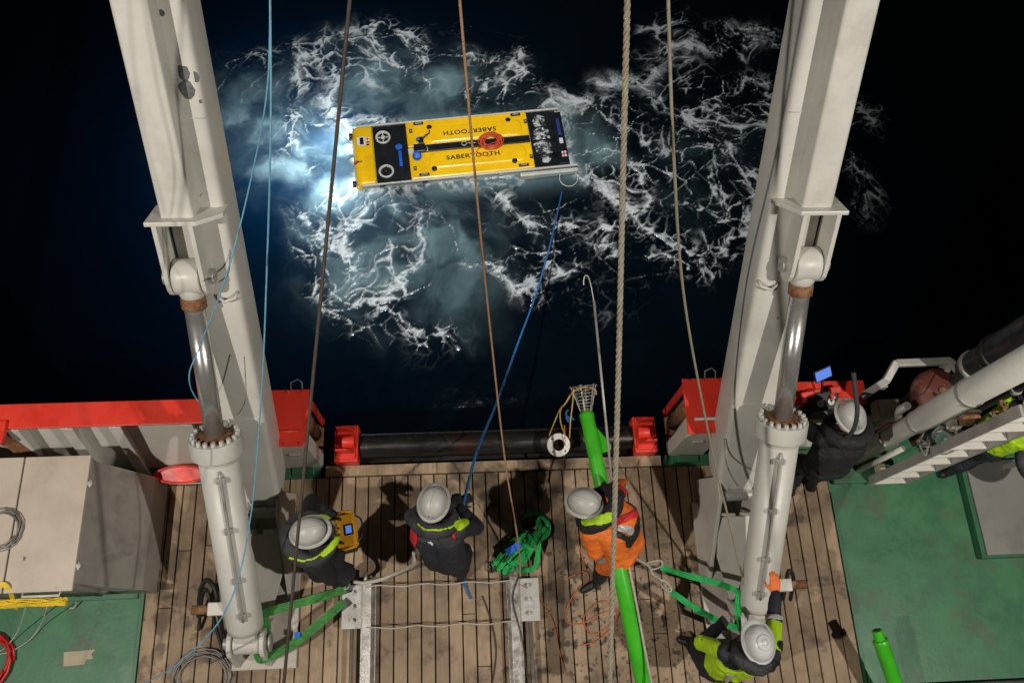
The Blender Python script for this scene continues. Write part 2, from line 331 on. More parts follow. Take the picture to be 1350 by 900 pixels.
# density of the floating lace: the same layout
LACE = [(-2.65,11.3,1.06,0.891,0.9),(-1.6,11.8,1.13,0.648,1),(-0.687,11.4,0.704,0.972,0.8),(-4.13,11.1,0.845,0.648,0.55),(-2.73,9.62,0.986,0.972,1),(0.518,10.8,0.986,0.81,0.75),(1.41,10.5,0.845,0.486,0.6),(-1.84,8.26,0.986,0.648,0.9),(-2.37,7.31,0.775,0.972,0.95),(-1.52,6.08,1.13,0.729,0.95),(-0.711,7.12,1.27,1.13,0.75),(-0.453,5.62,0.704,0.405,0.9),(2.72,9.72,0.845,0.972,1),(2.44,8.02,0.986,0.81,1),(3.48,8.33,1.41,1.78,1),(4.42,10.1,1.55,1.13,0.95),(5.17,8.81,1.27,1.78,1),(4.22,7.18,1.41,0.81,1),(1.52,7.08,0.845,1.13,0.8),(1.33,6.16,0.563,0.486,0.8),(4.31,11.8,0.563,0.972,0.6),(5.93,11.9,1.13,0.567,0.8),(6.11,10,0.845,1.13,0.8),(8.13,10,0.366,0.648,0.9),(7.67,8.43,0.423,0.972,0.6),(2.55,5.98,0.845,0.486,0.15),(0.548,11.8,0.845,0.486,0.4),(3.35,7.04,0.845,0.648,0.9)]
# strings of foam: amount, width, then the points
STRINGS = [(1,0.05,[(-3.15,10.7),(-3.4,11.2),(-2.82,11.8),(-2.07,12.3),(-1.3,12.2),(-0.839,11.8),(-0.689,11.1),(-0.617,10.7)]),(1,0.07,[(-2.5,11.2),(-2.55,10.5),(-2.32,10.1),(-2.16,9.79)]),(0.9,0.05,[(-2.07,12.3),(-1.54,12.4),(-0.915,12.1),(-0.685,11.8)]),(0.6,0.04,[(-4.58,11.2),(-4.74,11.3),(-4.17,11.6),(-3.85,11.3)]),(0.95,0.07,[(-2.95,7.96),(-2.64,7.32),(-2.35,6.7),(-2.06,6.24),(-1.52,6.08),(-1.12,5.78),(-0.721,5.41),(-0.188,5.46)]),(1,0.07,[(-2.18,7.78),(-2.09,7.15),(-1.94,6.76)]),(0.9,0.05,[(-0.848,7.76),(-0.78,7.28),(-0.988,6.82),(-1.26,6.52),(-1.39,6.38)]),(0.7,0.04,[(-0.706,8.08),(-0.288,7.59),(-0.157,7.11)]),(1,0.07,[(2.02,10.5),(2.48,10.5),(2.75,10.1),(3.33,9.8),(3.61,9.53),(3.87,9.18)]),(1,0.05,[(2.82,10.9),(3.44,10.9),(3.81,10.8),(4.12,11.5),(4.48,11.8),(4.68,11.6),(5.1,11.7)]),(0.9,0.05,[(3.73,10.8),(4,10.4),(4.43,10.2),(5.06,10.2),(5.39,10.4),(5.57,10),(5.92,9.77),(6.2,9.59)]),(0.95,0.05,[(4.5,10.1),(4.84,9.7),(5.24,9.34),(5.33,8.9),(5.75,8.63)]),(1,0.07,[(2.51,8.94),(2.75,8.35),(3.15,7.84),(2.69,7.53),(2.52,7.21)]),(1,0.08,[(3.67,7.35),(4.06,7.02),(4.47,6.86),(4.65,6.62),(4.92,7),(5.35,7.47),(5.79,7.96)]),(0.9,0.05,[(4.18,7.99),(4.62,7.98),(4.86,7.65),(5.46,7.72)]),(0.9,0.05,[(4.29,8.91),(4.69,8.56),(4.93,8.14)]),(0.9,0.05,[(5.63,12.1),(6.31,12.3),(6.6,12.1),(6.96,11.8),(6.01,11.9)]),(0.9,0.06,[(8.09,10.2),(8.29,10),(8.31,9.74),(7.91,9.65)]),(0.8,0.05,[(7.62,8.95),(7.85,8.6)]),(0.8,0.05,[(7.46,7.76),(7.65,7.59)]),(0.9,0.06,[(1.05,6.17),(1.49,6.61),(1.72,6.92),(1.21,6.46)]),(0.7,0.04,[(-0.073,11.6),(0.536,11.4),(1.31,11.6),(0.676,11),(0.064,10.8),(0.281,10.5)]),(0.8,0.05,[(0.584,8.38),(1.13,7.72),(1.55,7.55),(1.98,7.7),(2.26,7.54)]),(0.8,0.05,[(2.33,8.52),(2.8,8.94),(3.24,8.84),(3.49,8.42),(3.27,7.68),(3.65,7.19)]),(0.8,0.05,[(3.49,7.03),(3.9,6.87),(4.28,6.47),(4.71,6.54)]),(0.7,0.05,[(4.79,9.34),(4.96,8.9),(4.75,8.48),(5.09,8.22)]),(0.8,0.06,[(-1.88,10.1),(-1.58,9.96),(-1.72,9.69)]),(0.8,0.05,[(-0.025,6.8),(0.531,6.86),(1.05,6.17)]),(0.8,0.05,[(5.58,10.6),(5.87,11),(6.23,10.8),(6.3,10.2)])]
def water():
    x0, x1, y0, y1, st = -8.0, 10.4, 3.6, 13.5, 0.022
    nx = int((x1 - x0) / st); ny = int((y1 - y0) / st)
    gx, gy = np.meshgrid(np.linspace(x0, x1, nx), np.linspace(y0, y1, ny))
    ss = lambda v, a, c: (lambda t: t * t * (3 - 2 * t))(np.clip((v - a) / (c - a), 0, 1))
    # swirling warp: broad eddies, then small curls
    w1x = fbm(gx * .8, gy * .8, 3, 1) - .5; w1y = fbm(gx * .8 + 40, gy * .8 + 9, 3, 2) - .5
    w2x = fbm(gx * 2.4 + w1x * 3, gy * 2.4 + w1y * 3, 3, 3) - .5; w2y = fbm(gx * 2.4 + w1y * 3 + 11, gy * 2.4 - w1x * 3 + 7, 3, 4) - .5
    w3x = fbm(gx * 7 + w2x * 4, gy * 7, 3, 5) - .5; w3y = fbm(gx * 7, gy * 7 + w2y * 4, 3, 6) - .5
    wx = gx + w1x * .7 + w2x * .27 + w3x * .035; wy = gy + w1y * .7 + w2y * .27 + w3y * .035
    sx = gx + w1x * .8 + w2x * .45 + w3x * .10; sy = gy + w1y * .8 + w2y * .45 + w3y * .10
    milk = np.zeros_like(gx)
    for cx, cy, rx, ry, a in CLOUDS:
        d2 = ((sx - cx) / rx) ** 2 + ((sy - cy) / ry) ** 2
        m = a * np.exp(-d2 * 1.25); milk = np.maximum(milk, m) + .22 * m
    streak = fbm(wx * 1.3 + wy * .5, wy * 1.9 - wx * .4, 5, 8, .5); wisp = fbm(wx * 3.0, wy * 1.2, 5, 9, .55)
    milk = milk * (.22 + .95 * ss(streak, .28, .68)) * (.62 + .6 * ss(wisp, .3, .7))
    lace = np.zeros_like(gx)
    for cx, cy, rx, ry, a in LACE:
        d2 = ((sx - cx) / rx) ** 2 + ((sy - cy) / ry) ** 2
        lace = np.maximum(lace, a * ss(np.exp(-d2), .18, .75))
    thick = fbm(gx * 1.1 + w1x * 2 + 7, gy * 1.1 + w1y * 2, 4, 12); patch = fbm(gx * .75 + 3, gy * .75 + 1, 4, 15)
    grain = fbm(wx * 10, wy * 10, 4, 21, .6); knot = fbm(wx * 3.2 + 2, wy * 3.2, 4, 27)
    def net(fq, seed, ay):
        f1, f2 = worley(wx * fq, wy * fq * ay, seed); return (f2 - f1) / fq * .62
    e1 = net(1.15, 5, 1.2); e2 = net(2.5, 6, 1.25); e3 = net(5.2, 7, 1.2)
    g1 = ss(knot, .34, .56); th = ss(thick, .38, .68)
    l1 = np.exp(-(e1 / (.008 + .030 * th * ss(knot, .3, .7))) ** 2) * (.35 + .65 * g1)
    l2 = np.exp(-(e2 / (.006 + .017 * th * ss(knot, .3, .65))) ** 2) * ss(thick + .35 * knot, .58, .74)
    l3 = np.exp(-(e3 / (.006 + .012 * th)) ** 2) * ss(thick + .5 * knot, .80, .95) * .6
    veil = ss(thick + .5 * grain + .35 * knot, 1.0, 1.16) * .6
    foam = lace * np.clip((l1 * ss(patch, .27, .46)) + l2 * ss(patch, .40, .54) + l3 * ss(patch, .42, .55) + veil * .5 * ss(patch, .52, .62), 0, 1)
    qx = gx + w1x * .25 + w2x * .38 + w3x * .07; qy = gy + w1y * .25 + w2y * .38 + w3y * .07
    for amt, wd, pts in STRINGS:
        dm = np.full(gx.shape, 9.0)
        for (ax, ay), (bx, by) in zip(pts[:-1], pts[1:]):
            vx, vy = bx - ax, by - ay; t = np.clip(((qx - ax) * vx + (qy - ay) * vy) / (vx * vx + vy * vy + 1e-9), 0, 1)
            dm = np.minimum(dm, np.hypot(qx - ax - t * vx, qy - ay - t * vy))
        core = np.exp(-(dm / (wd * (.16 + .62 * ss(knot, .38, .7)))) ** 2) * (.35 + .65 * ss(grain + .3 * knot, .45, .8))
        fray = np.exp(-(dm / (wd * 3.5)) ** 2) * np.clip(np.exp(-(e3 / .014) ** 2) * ss(knot, .4, .6) + l2 * .8 + veil, 0, 1) * .75
        foam = np.maximum(foam, amt * np.clip(core + fray, 0, 1))
    foam *= .70 + .5 * ss(grain, .25, .6)
    foam = np.clip(foam + ss(milk, .9, 1.4) * ss(grain + .3 * wisp, .55, .9) * .4, 0, 1)
    foam = (.45 * foam + .6 * ss(foam, .05, .85)) * (1 - .28 * ss(gx, 2.0, 4.5))
    # froth lapping along the sides of the vehicle
    ca, sa = math.cos(R(5.6)), math.sin(R(5.6)); ux = (gx + 2.05) * ca + (gy - 9.07) * sa; uy = -(gx + 2.05) * sa + (gy - 9.07) * ca
    hd = np.hypot(np.maximum(np.abs(ux - 2.1) - 2.05, 0), np.maximum(np.abs(uy) - .66, 0))
    foam = np.maximum(foam, np.exp(-(hd / (.04 + .20 * ss(thick, .35, .7))) ** 2) * ss(grain + .6 * knot, .62, .95) * .85)
    milk = np.maximum(milk, np.exp(-(hd / .35) ** 2) * (.15 + .5 * ss(streak, .35, .65)))
    fa, fb_ = worley(gx * 5 + w3x, gy * 6 + w3y, 33)
    foam = np.maximum(foam, np.exp(-(fa / .085) ** 2) * ss(fbm(gx * 1.1 + 5, gy * 1.1, 3, 51), .60, .68) * .18 * ss(lace, .02, .3))
    edge = np.clip(np.minimum(np.minimum(gx - x0, x1 - gx), np.minimum(gy - y0, y1 - gy)) / .5, 0, 1)
    foam *= edge; milk = np.clip(milk * edge, 0, 1.4)
    hz = ((fbm(gx * .5, gy * .6, 2, 41) - .5) * .035 + (fbm(wx * 2.2, wy * 2.4, 2, 45) - .5) * .012 + foam * .03) * edge
    hz -= .04 * edge
    v = np.stack([gx, gy, WZ + hz], -1).reshape(-1, 3)
    idx = np.arange(nx * ny).reshape(ny, nx)
    q = np.stack([idx[:-1, :-1], idx[:-1, 1:], idx[1:, 1:], idx[1:, :-1]], -1).reshape(-1, 4)
    B = 600; far = np.array([[-B, -B, WZ], [B, -B, WZ], [B, B, WZ], [-B, B, WZ]], float); n0 = len(v)
    cs = [idx[0, 0], idx[0, -1], idx[-1, -1], idx[-1, 0]]
    ring = np.array([[n0 + k, n0 + (k + 1) % 4, cs[(k + 1) % 4], cs[k]] for k in range(4)])
    v = np.concatenate([v, far]); q = np.concatenate([q, ring])
    me = bpy.data.meshes.new('water'); me.vertices.add(len(v)); me.vertices.foreach_set('co', v.ravel())
    me.loops.add(q.size); me.loops.foreach_set('vertex_index', q.ravel().astype(np.int32))
    me.polygons.add(len(q)); me.polygons.foreach_set('loop_start', np.arange(0, q.size, 4, dtype=np.int32))
    me.update(calc_edges=True); me.polygons.foreach_set('use_smooth', np.ones(len(q), bool))
    for nm, arr in (('foam', foam), ('milk', milk)):
        a = me.attributes.new(nm, 'FLOAT', 'POINT'); a.data.foreach_set('value', np.concatenate([arr.ravel(), np.zeros(4)]).astype(np.float32))
    m = bpy.data.materials.new('sea_water'); m.use_nodes = True; nt = m.node_tree; L = nt.links.new
    b = nt.nodes['Principled BSDF']; out = nt.nodes['Material Output']
    g = nd(nt, 'ShaderNodeNewGeometry')
    af = nd(nt, 'ShaderNodeAttribute', attribute_name='foam'); am = nd(nt, 'ShaderNodeAttribute', attribute_name='milk')
    n = nd(nt, 'ShaderNodeTexNoise'); n.inputs['Scale'].default_value = 26; n.inputs['Detail'].default_value = 7; n.inputs['Roughness'].default_value = .7; L(g.outputs['Position'], n.inputs['Vector'])
    def mth(op, a, b_):
        k = nd(nt, 'ShaderNodeMath', operation=op)
        for i, z in enumerate((a, b_)):
            if isinstance(z, (int, float)): k.inputs[i].default_value = z
            else: L(z, k.inputs[i])
        return k.outputs[0]
    brk = nd(nt, 'ShaderNodeMapRange'); brk.inputs[1].default_value = .36; brk.inputs[2].default_value = .62; brk.inputs[3].default_value = .62; brk.inputs[4].default_value = 1.12; L(n.outputs[0], brk.inputs[0])
    F = nd(nt, 'ShaderNodeClamp'); L(mth('MULTIPLY', af.outputs['Fac'], brk.outputs[0]), F.inputs[0])
    F = F.outputs[0]
    mixc = nd(nt, 'ShaderNodeMix', data_type='RGBA'); mixc.inputs[6].default_value = (0.0010, 0.0028, 0.0042, 1); mixc.inputs[7].default_value = (0.13, 0.205, 0.22, 1)
    mixc.clamp_factor = True; L(am.outputs['Fac'], mixc.inputs[0])
    mix2 = nd(nt, 'ShaderNodeMix', data_type='RGBA'); L(F, mix2.inputs[0]); L(mixc.outputs[2], mix2.inputs[6]); mix2.inputs[7].default_value = (0.52, 0.54, 0.54, 1)
    L(mix2.outputs[2], b.inputs['Base Color'])
    rr = nd(nt, 'ShaderNodeMapRange'); rr.inputs[3].default_value = .08; rr.inputs[4].default_value = .7; L(F, rr.inputs[0]); L(rr.outputs[0], b.inputs['Roughness'])
    b.inputs['IOR'].default_value = 1.333
    bn = nd(nt, 'ShaderNodeTexNoise'); bn.inputs['Scale'].default_value = 5; bn.inputs['Detail'].default_value = 5; L(g.outputs['Position'], bn.inputs['Vector'])
    hh = mth('ADD', bn.outputs[0], mth('MULTIPLY', F, .6))
    bp = nd(nt, 'ShaderNodeBump'); bp.inputs['Strength'].default_value = .25; bp.inputs['Distance'].default_value = .03; L(hh, bp.inputs['Height']); L(bp.outputs[0], b.inputs['Normal'])
    # light scattered up from below the surface
    tr = nd(nt, 'ShaderNodeBsdfTranslucent')
    tc = nd(nt, 'ShaderNodeMix', data_type='RGBA'); tc.inputs[6].default_value = (0.0005, 0.025, 0.072, 1); tc.inputs[7].default_value = (0.26, 0.37, 0.41, 1); tc.clamp_factor = True; L(am.outputs['Fac'], tc.inputs[0])
    tc2 = nd(nt, 'ShaderNodeMix', data_type='RGBA'); L(F, tc2.inputs[0]); L(tc.outputs[2], tc2.inputs[6]); tc2.inputs[7].default_value = (0.45, 0.53, 0.55, 1)
    L(tc2.outputs[2], tr.inputs[0])
    ad = nd(nt, 'ShaderNodeAddShader'); L(b.outputs[0], ad.inputs[0]); L(tr.outputs[0], ad.inputs[1]); L(ad.outputs[0], out.inputs[0])
    me.materials.append(m)
    o = bpy.data.objects.new('water', me); COL.objects.link(o); o['kind'] = 'structure'
    return o
water()

# ------------------------------------------------------------------ the ship: hull and decks
MX = 0.315                                        # centre line
DX0, DX1 = -3.325, 3.955                          # timbered strip between the green decks
b = MB(); b.box((MX, -9.95, -2.63), (17, 23.9, 4.9)); b.build('ship_hull', 'hull_red', kind='structure')
b = MB(); b.box((MX, 2.25, -.33), (3.9, .40, .30)); b.build('stern_gap_plate', 'roller_steel', kind='structure')  # dark plate added to hide bright water in the gap under the roller
b = MB(); b.box((MX, -4.0, -0.105), (DX1 - DX0, 12.1, 0.14)); deck = b.build('timber_deck', 'caulk', base=(0, 0, 0), kind='structure')
PM = MB(); PM.prism([(-.0635, 0), (-.0635, .026), (-.0605, .03), (.0605, .03), (.0635, .026), (.0635, 0)], (0, -.5, 0), (1, 0, 0), (0, 0, 1), (0, 1, 0), 1.0)
pl0 = PM.build('plank', 'teak', base=(0, 0, 0)); pme = pl0.data; bpy.data.objects.remove(pl0)
def plank(x, ya, yb, sx=1.0):
    o = bpy.data.objects.new('plank', pme); COL.objects.link(o); o.parent = deck
    o.location = (x, (ya + yb) / 2, -0.032 + rng.uniform(-.0015, .0015)); o.scale = (sx, yb - ya - .008, 1)
ncol = 52
for i in range(ncol):
    x = DX0 + .07 + i * .14
    top = 1.93 if x < -2.75 else (1.955)
    cuts = []
    y = -1.1 - rng.uniform(0, 1.6)
    ys = [y]
    while ys[-1] < top:
        ys.append(ys[-1] + rng.uniform(2.2, 5.0))
    ys[-1] = top
    if len(ys) > 2 and top - ys[-2] < .35: ys.pop(-2)
    for a, c in zip(ys[:-1], ys[1:]): plank(x, a, c)
# margin plank along the stern edge, laid athwartships in lengths
xs = [-1.55, -.35, 1.05, 2.12]
for a, c in zip(xs[:-1], xs[1:]):
    b = MB(); b.box(((a + c) / 2, 2.022, -.015), (c - a - .006, .115, .06)); b.build('margin_plank', 'teak', deck, bevel=.004)
b = MB(); b.box(((DX0 + -1.6) / 2, 2.02, -.02), (-1.6 - DX0, .13, .05)); b.build('steel_waterway', 'green_coaming', deck, bevel=.004)
b = MB(); b.box(((DX1 + 2.17) / 2, 2.02, -.02), (DX1 - 2.17, .13, .05)); b.build('steel_waterway', 'green_coaming', deck, bevel=.004)
b = MB(); b.box((-2.8, 1.945, -.004), (.95, .014, .012)); b.build('white_line', 'white_plain', deck)
b = MB(); b.box((DX0 - 2.6, -3.8, -.06), (5.2 - .006, 12.2, .1)); gl = b.build('steel_deck_port', 'green_deck', base=(0, 0, 0), kind='structure')
b = MB(); b.box((DX1 + 2.6, -3.8, -.06), (5.2 - .006, 12.2, .1)); gr = b.build('steel_deck_starboard', 'green_deck', base=(0, 0, 0), kind='structure')
b = MB(); b.box((DX1 + .015, -3.0, -.0), (.026, 9.2, .03)); b.build('edge_strip', 'green_coaming', gr)
b = MB(); b.box((DX0 - .015, -3.0, -.0), (.026, 9.2, .03)); b.build('edge_strip', 'green_coaming', gl)
b = MB(); b.box((6.0, -.42, .03), (3.0, .1, .12)); b.build('coaming', 'black_rubber', gr, bevel=.01)

# ------------------------------------------------------------------ bulwarks
def bulwark(xa, xb, base, label, ribs):
    t = thing('bulwark', base, label, 'bulwark')
    b = MB(); b.box(((xa + xb) / 2, 2.41, 1.1), (xb - xa, .245, .03)); b.build('cap_rail', 'red_paint', t, bevel=.006)
    sl = V(0, .36, 1.0).normalized(); nf = V(0, -sl.z, sl.y)          # the plating flares outwards
    b = MB(); b.prism([(2.105, .10), (2.455, 1.083), (2.475, 1.083), (2.125, .10)], (xa, 0, 0), (0, 1, 0), (0, 0, 1), (1, 0, 0), xb - xa); b.build('shell_plate', 'white_plain', t)
    b = MB(); b.prism([(2.13, -.3), (2.13, .09), (2.48, 1.083), (2.50, 1.083), (2.15, .09), (2.15, -.3)], (xa, 0, 0), (0, 1, 0), (0, 0, 1), (1, 0, 0), xb - xa); b.build('outer_plate', 'hull_red', t)
    b = MB(); b.box(((xa + xb) / 2, 2.10, .05), (xb - xa, .03, .10)); b.build('waterway', 'green_deck', t, bevel=.004)
    for x, dpt in ribs:
        b = MB(); b.prism([(2.45, 1.082), (2.29, 1.082), (2.125 - dpt, .02), (2.11, .02), (2.11, .12)], (x, 0, 0), (0, 1, 0), (0, 0, 1), (1, 0, 0), .014)
        r_ = b.build('stanchion', 'white_plain', t)
        b = MB(); b.bar((x + .007, 2.284, 1.075), (x + .007, 2.118 - dpt, .02), .11, .012, up=(0, 1, 0)); b.build('flange', 'white_plain', r_, bevel=.003)
    return t
bw = bulwark(-7.2, -2.42, (-4.8, 2.41, 0), 'red capped bulwark with white bracket plates behind the beige locker', [(-6.6, .16), (-5.6, .16), (-4.35, .16), (-3.85, .16), (-3.40, .16), (-2.72, .10)])
bw2 = bulwark(3.0, 4.02, (3.5, 2.41, 0), 'short red capped bulwark in front of the worker at the rail', [(3.25, .05), (3.9, .05)])
bw3 = bulwark(5.0, 5.32, (5.15, 2.41, 0), 'small red capped bulwark end beside the pale upright pipe', [(5.1, .05)])
# red lip of the closed mooring chock and the chock plate further out
t = thing('mooring_chock', (-3.0, 2.03, .0), 'red oval lip of a mooring chock beside the white cylinder head', 'chock')
b = MB(); b.lathe((-3.0, 2.03, .13), (0, -.35, 1), [(.27, 0), (.30, .10), (.285, .16), (.25, .17), (.22, .12)], 30, False, sx=1.0, sy=.33)
b.build('lip', 'red_paint', t)
b = MB(); b.lathe((-3.0, 2.03, .13), (0, -.35, 1), [(.24, 0), (.23, .13)], 30, True, sx=1.0, sy=.33); b.build('web', 'red_paint', t)
t = thing('fairlead', (-4.62, 2.24, .3), 'red fairlead with a dark round mouth on the bulwark rail', 'fairlead')
b = MB(); b.box((-4.68, 2.25, 1.13), (.62, .22, .06)); b.build('plate', 'red_paint', t, bevel=.01)
b = MB(); b.lathe((-4.72, 2.13, 1.0), (0, -1, .5), [(.10, -.04), (.16, 0), (.19, .05), (.16, .09), (.11, .1), (.10, .0)], 24, False); b.build('mouth', 'black_rubber', t)
b = MB(); b.bar((-4.45, 2.22, 1.07), (-4.2, 2.0, .12), .10, .02); b.build('brace', 'rust', t)

# ------------------------------------------------------------------ A-frame
HY, HZ, AL = 1.49, 0.70, R(54)
D = V(0, math.cos(AL), math.sin(AL)); Nn = V(0, -math.sin(AL), math.cos(AL)); X = V(1, 0, 0)
def LP(x, s, n): return V(x, HY, HZ) + D * s + Nn * n
af = thing('a_frame', (MX, HY, 0.0), 'pair of tall white box section legs of the stern gantry leaning over the water', 'gantry')
def rrect(x0, x1, n0, n1, r, k=5):
    pts = []
    for cx, cy, a0 in ((x1 - r, n1 - r, 0), (x0 + r, n1 - r, 90), (x0 + r, n0 + r, 180), (x1 - r, n0 + r, 270)):
        for i in range(k + 1): a = R(a0 + 90 * i / k); pts.append((cx + r * math.cos(a), cy + r * math.sin(a)))
    return pts
CYL = {}
for sg in (-1, 1):
    xc = MX + sg * 2.375; side = 'port' if sg < 0 else 'starboard'
    b = MB()
    sec = rrect(xc - .225, xc + .225, -.42, 0, .055)
    secs = [(0.05, .86), (.22, 1.0), (8.0, 1.0)]; vs = []; n = len(sec)
    for s_, k in secs:
        for px, pn in sec: vs.append(LP(xc + (px - xc) * k, s_, -.21 + (pn + .21) * k))
    fs = [(k * n + i, k * n + (i + 1) % n, (k + 1) * n + (i + 1) % n, (k + 1) * n + i) for k in range(2) for i in range(n)] + [tuple(range(n)), tuple(range(2 * n, 3 * n))]
    b.add(vs, fs, True)
    leg = b.build('leg', 'white_paint', af)
    m_ = leg.modifiers.new('es', 'EDGE_SPLIT'); m_.split_angle = R(35)
    # stiffening beam along the forward face
    xr = MX + sg * 2.455
    b = MB(); sec = rrect(xr - .125, xr + .125, -.03, .19, .03, 3); n = len(sec)
    vs = [LP(px, s_, pn) for s_ in (3.2, 8.0) for px, pn in sec]
    b.add(vs, [(i, (i + 1) % n, (i + 1) % n + n, i + n) for i in range(n)] + [tuple(range(n)), tuple(range(n, 2 * n))], True)
    rib = b.build('stiffener', 'white_paint', leg); rib.modifiers.new('es', 'EDGE_SPLIT').split_angle = R(35)
    # flange and clevis bracket that takes the ram
    xk = MX + sg * 2.49
    xa, xb = sorted((MX + sg * 2.13, MX + sg * 2.68))
    b = MB(); b.prism([(xa - MX, -.06), (xa - MX + .02 if sg > 0 else xa - MX, .04), (xk - MX - .19, .27), (xk - MX + .19, .27), (xb - MX, .12), (xb - MX, -.06)] if True else [], LP(MX, 3.17, 0), X, Nn, D, .035)
    b.build('bracket_flange', 'white_paint', leg, bevel=.006)
    for k in (-1, 1):
        poly = [(-.02, 3.168), (.24, 3.168)]
        for i in range(9): a = R(0 + i * 180 / 8); poly.append((.095 + .14 * math.cos(a), 2.66 - .15 * math.sin(a)))
        poly.append((-.05, 2.72))
        b = MB(); b.prism([(p[1], p[0]) for p in poly], LP(xk + k * .135 - .019, 0, 0), D, Nn, X, .038); b.build('bracket_cheek', 'white_paint', leg, bevel=.006)
    b = MB(); b.cyl(LP(xk - .20, 2.66, .10), LP(xk + .20, 2.66, .10), .062, n=24); b.build('pin', 'galvanised', leg, bevel=.006)
    b = MB(); b.tube([LP(xc - sg * .02, 2.43, .0), LP(xc - sg * .1, 2.4, .06), LP(xc - sg * .19, 2.43, .06), LP(xc - sg * .21, 2.46, .0)], .013, 8); b.build('step_rung', 'white_plain', leg)
    # heel lug
    for k in (-1, 1):
        b = MB(); b.prism([(-.12, .30), (-.15, 0.0), (-.08, -.12), (.05, -.15), (.12, -.08), (.13, .2)], LP(xc + k * .12 - .03, 0, -.14), Nn, D, X, .06); b.build('heel_lug', 'white_paint', leg, bevel=.008)
    for s_ in (1.15, 3.9, 5.4):
        b = MB(); b.tube([LP(xc - .21, s_, .001), LP(xc + .21, s_, .001)], .006, 6); b.build('weld_seam', 'white_paint', leg)
    if sg < 0:
        for px_, s_, r_ in ((xc + .12, 4.22, .045), (xc + .125, 4.10, .06), (xc + .19, 4.19, .035), (xc + .2, 4.02, .012), (xc + .06, 4.62, .02)):
            poly = [(r_ * (.7 + .45 * rng.random()) * math.cos(i * .7), 1.35 * r_ * (.7 + .45 * rng.random()) * math.sin(i * .7)) for i in range(9)]
            b = MB(); b.prism(poly, LP(px_, s_, -.0005 if px_ < xc + .165 else -.006), X, D, Nn, .002); b.build('paint_chip', 'bare_steel', leg)
    CYL[sg] = (xk, xc)
b = MB(); p0 = LP(MX - 2.7, 8.1, -.2); p1 = LP(MX + 2.7, 8.1, -.2); b.bar(p0, p1, .5, .5); b.build('cross_beam', 'white_paint', af, bevel=.03)
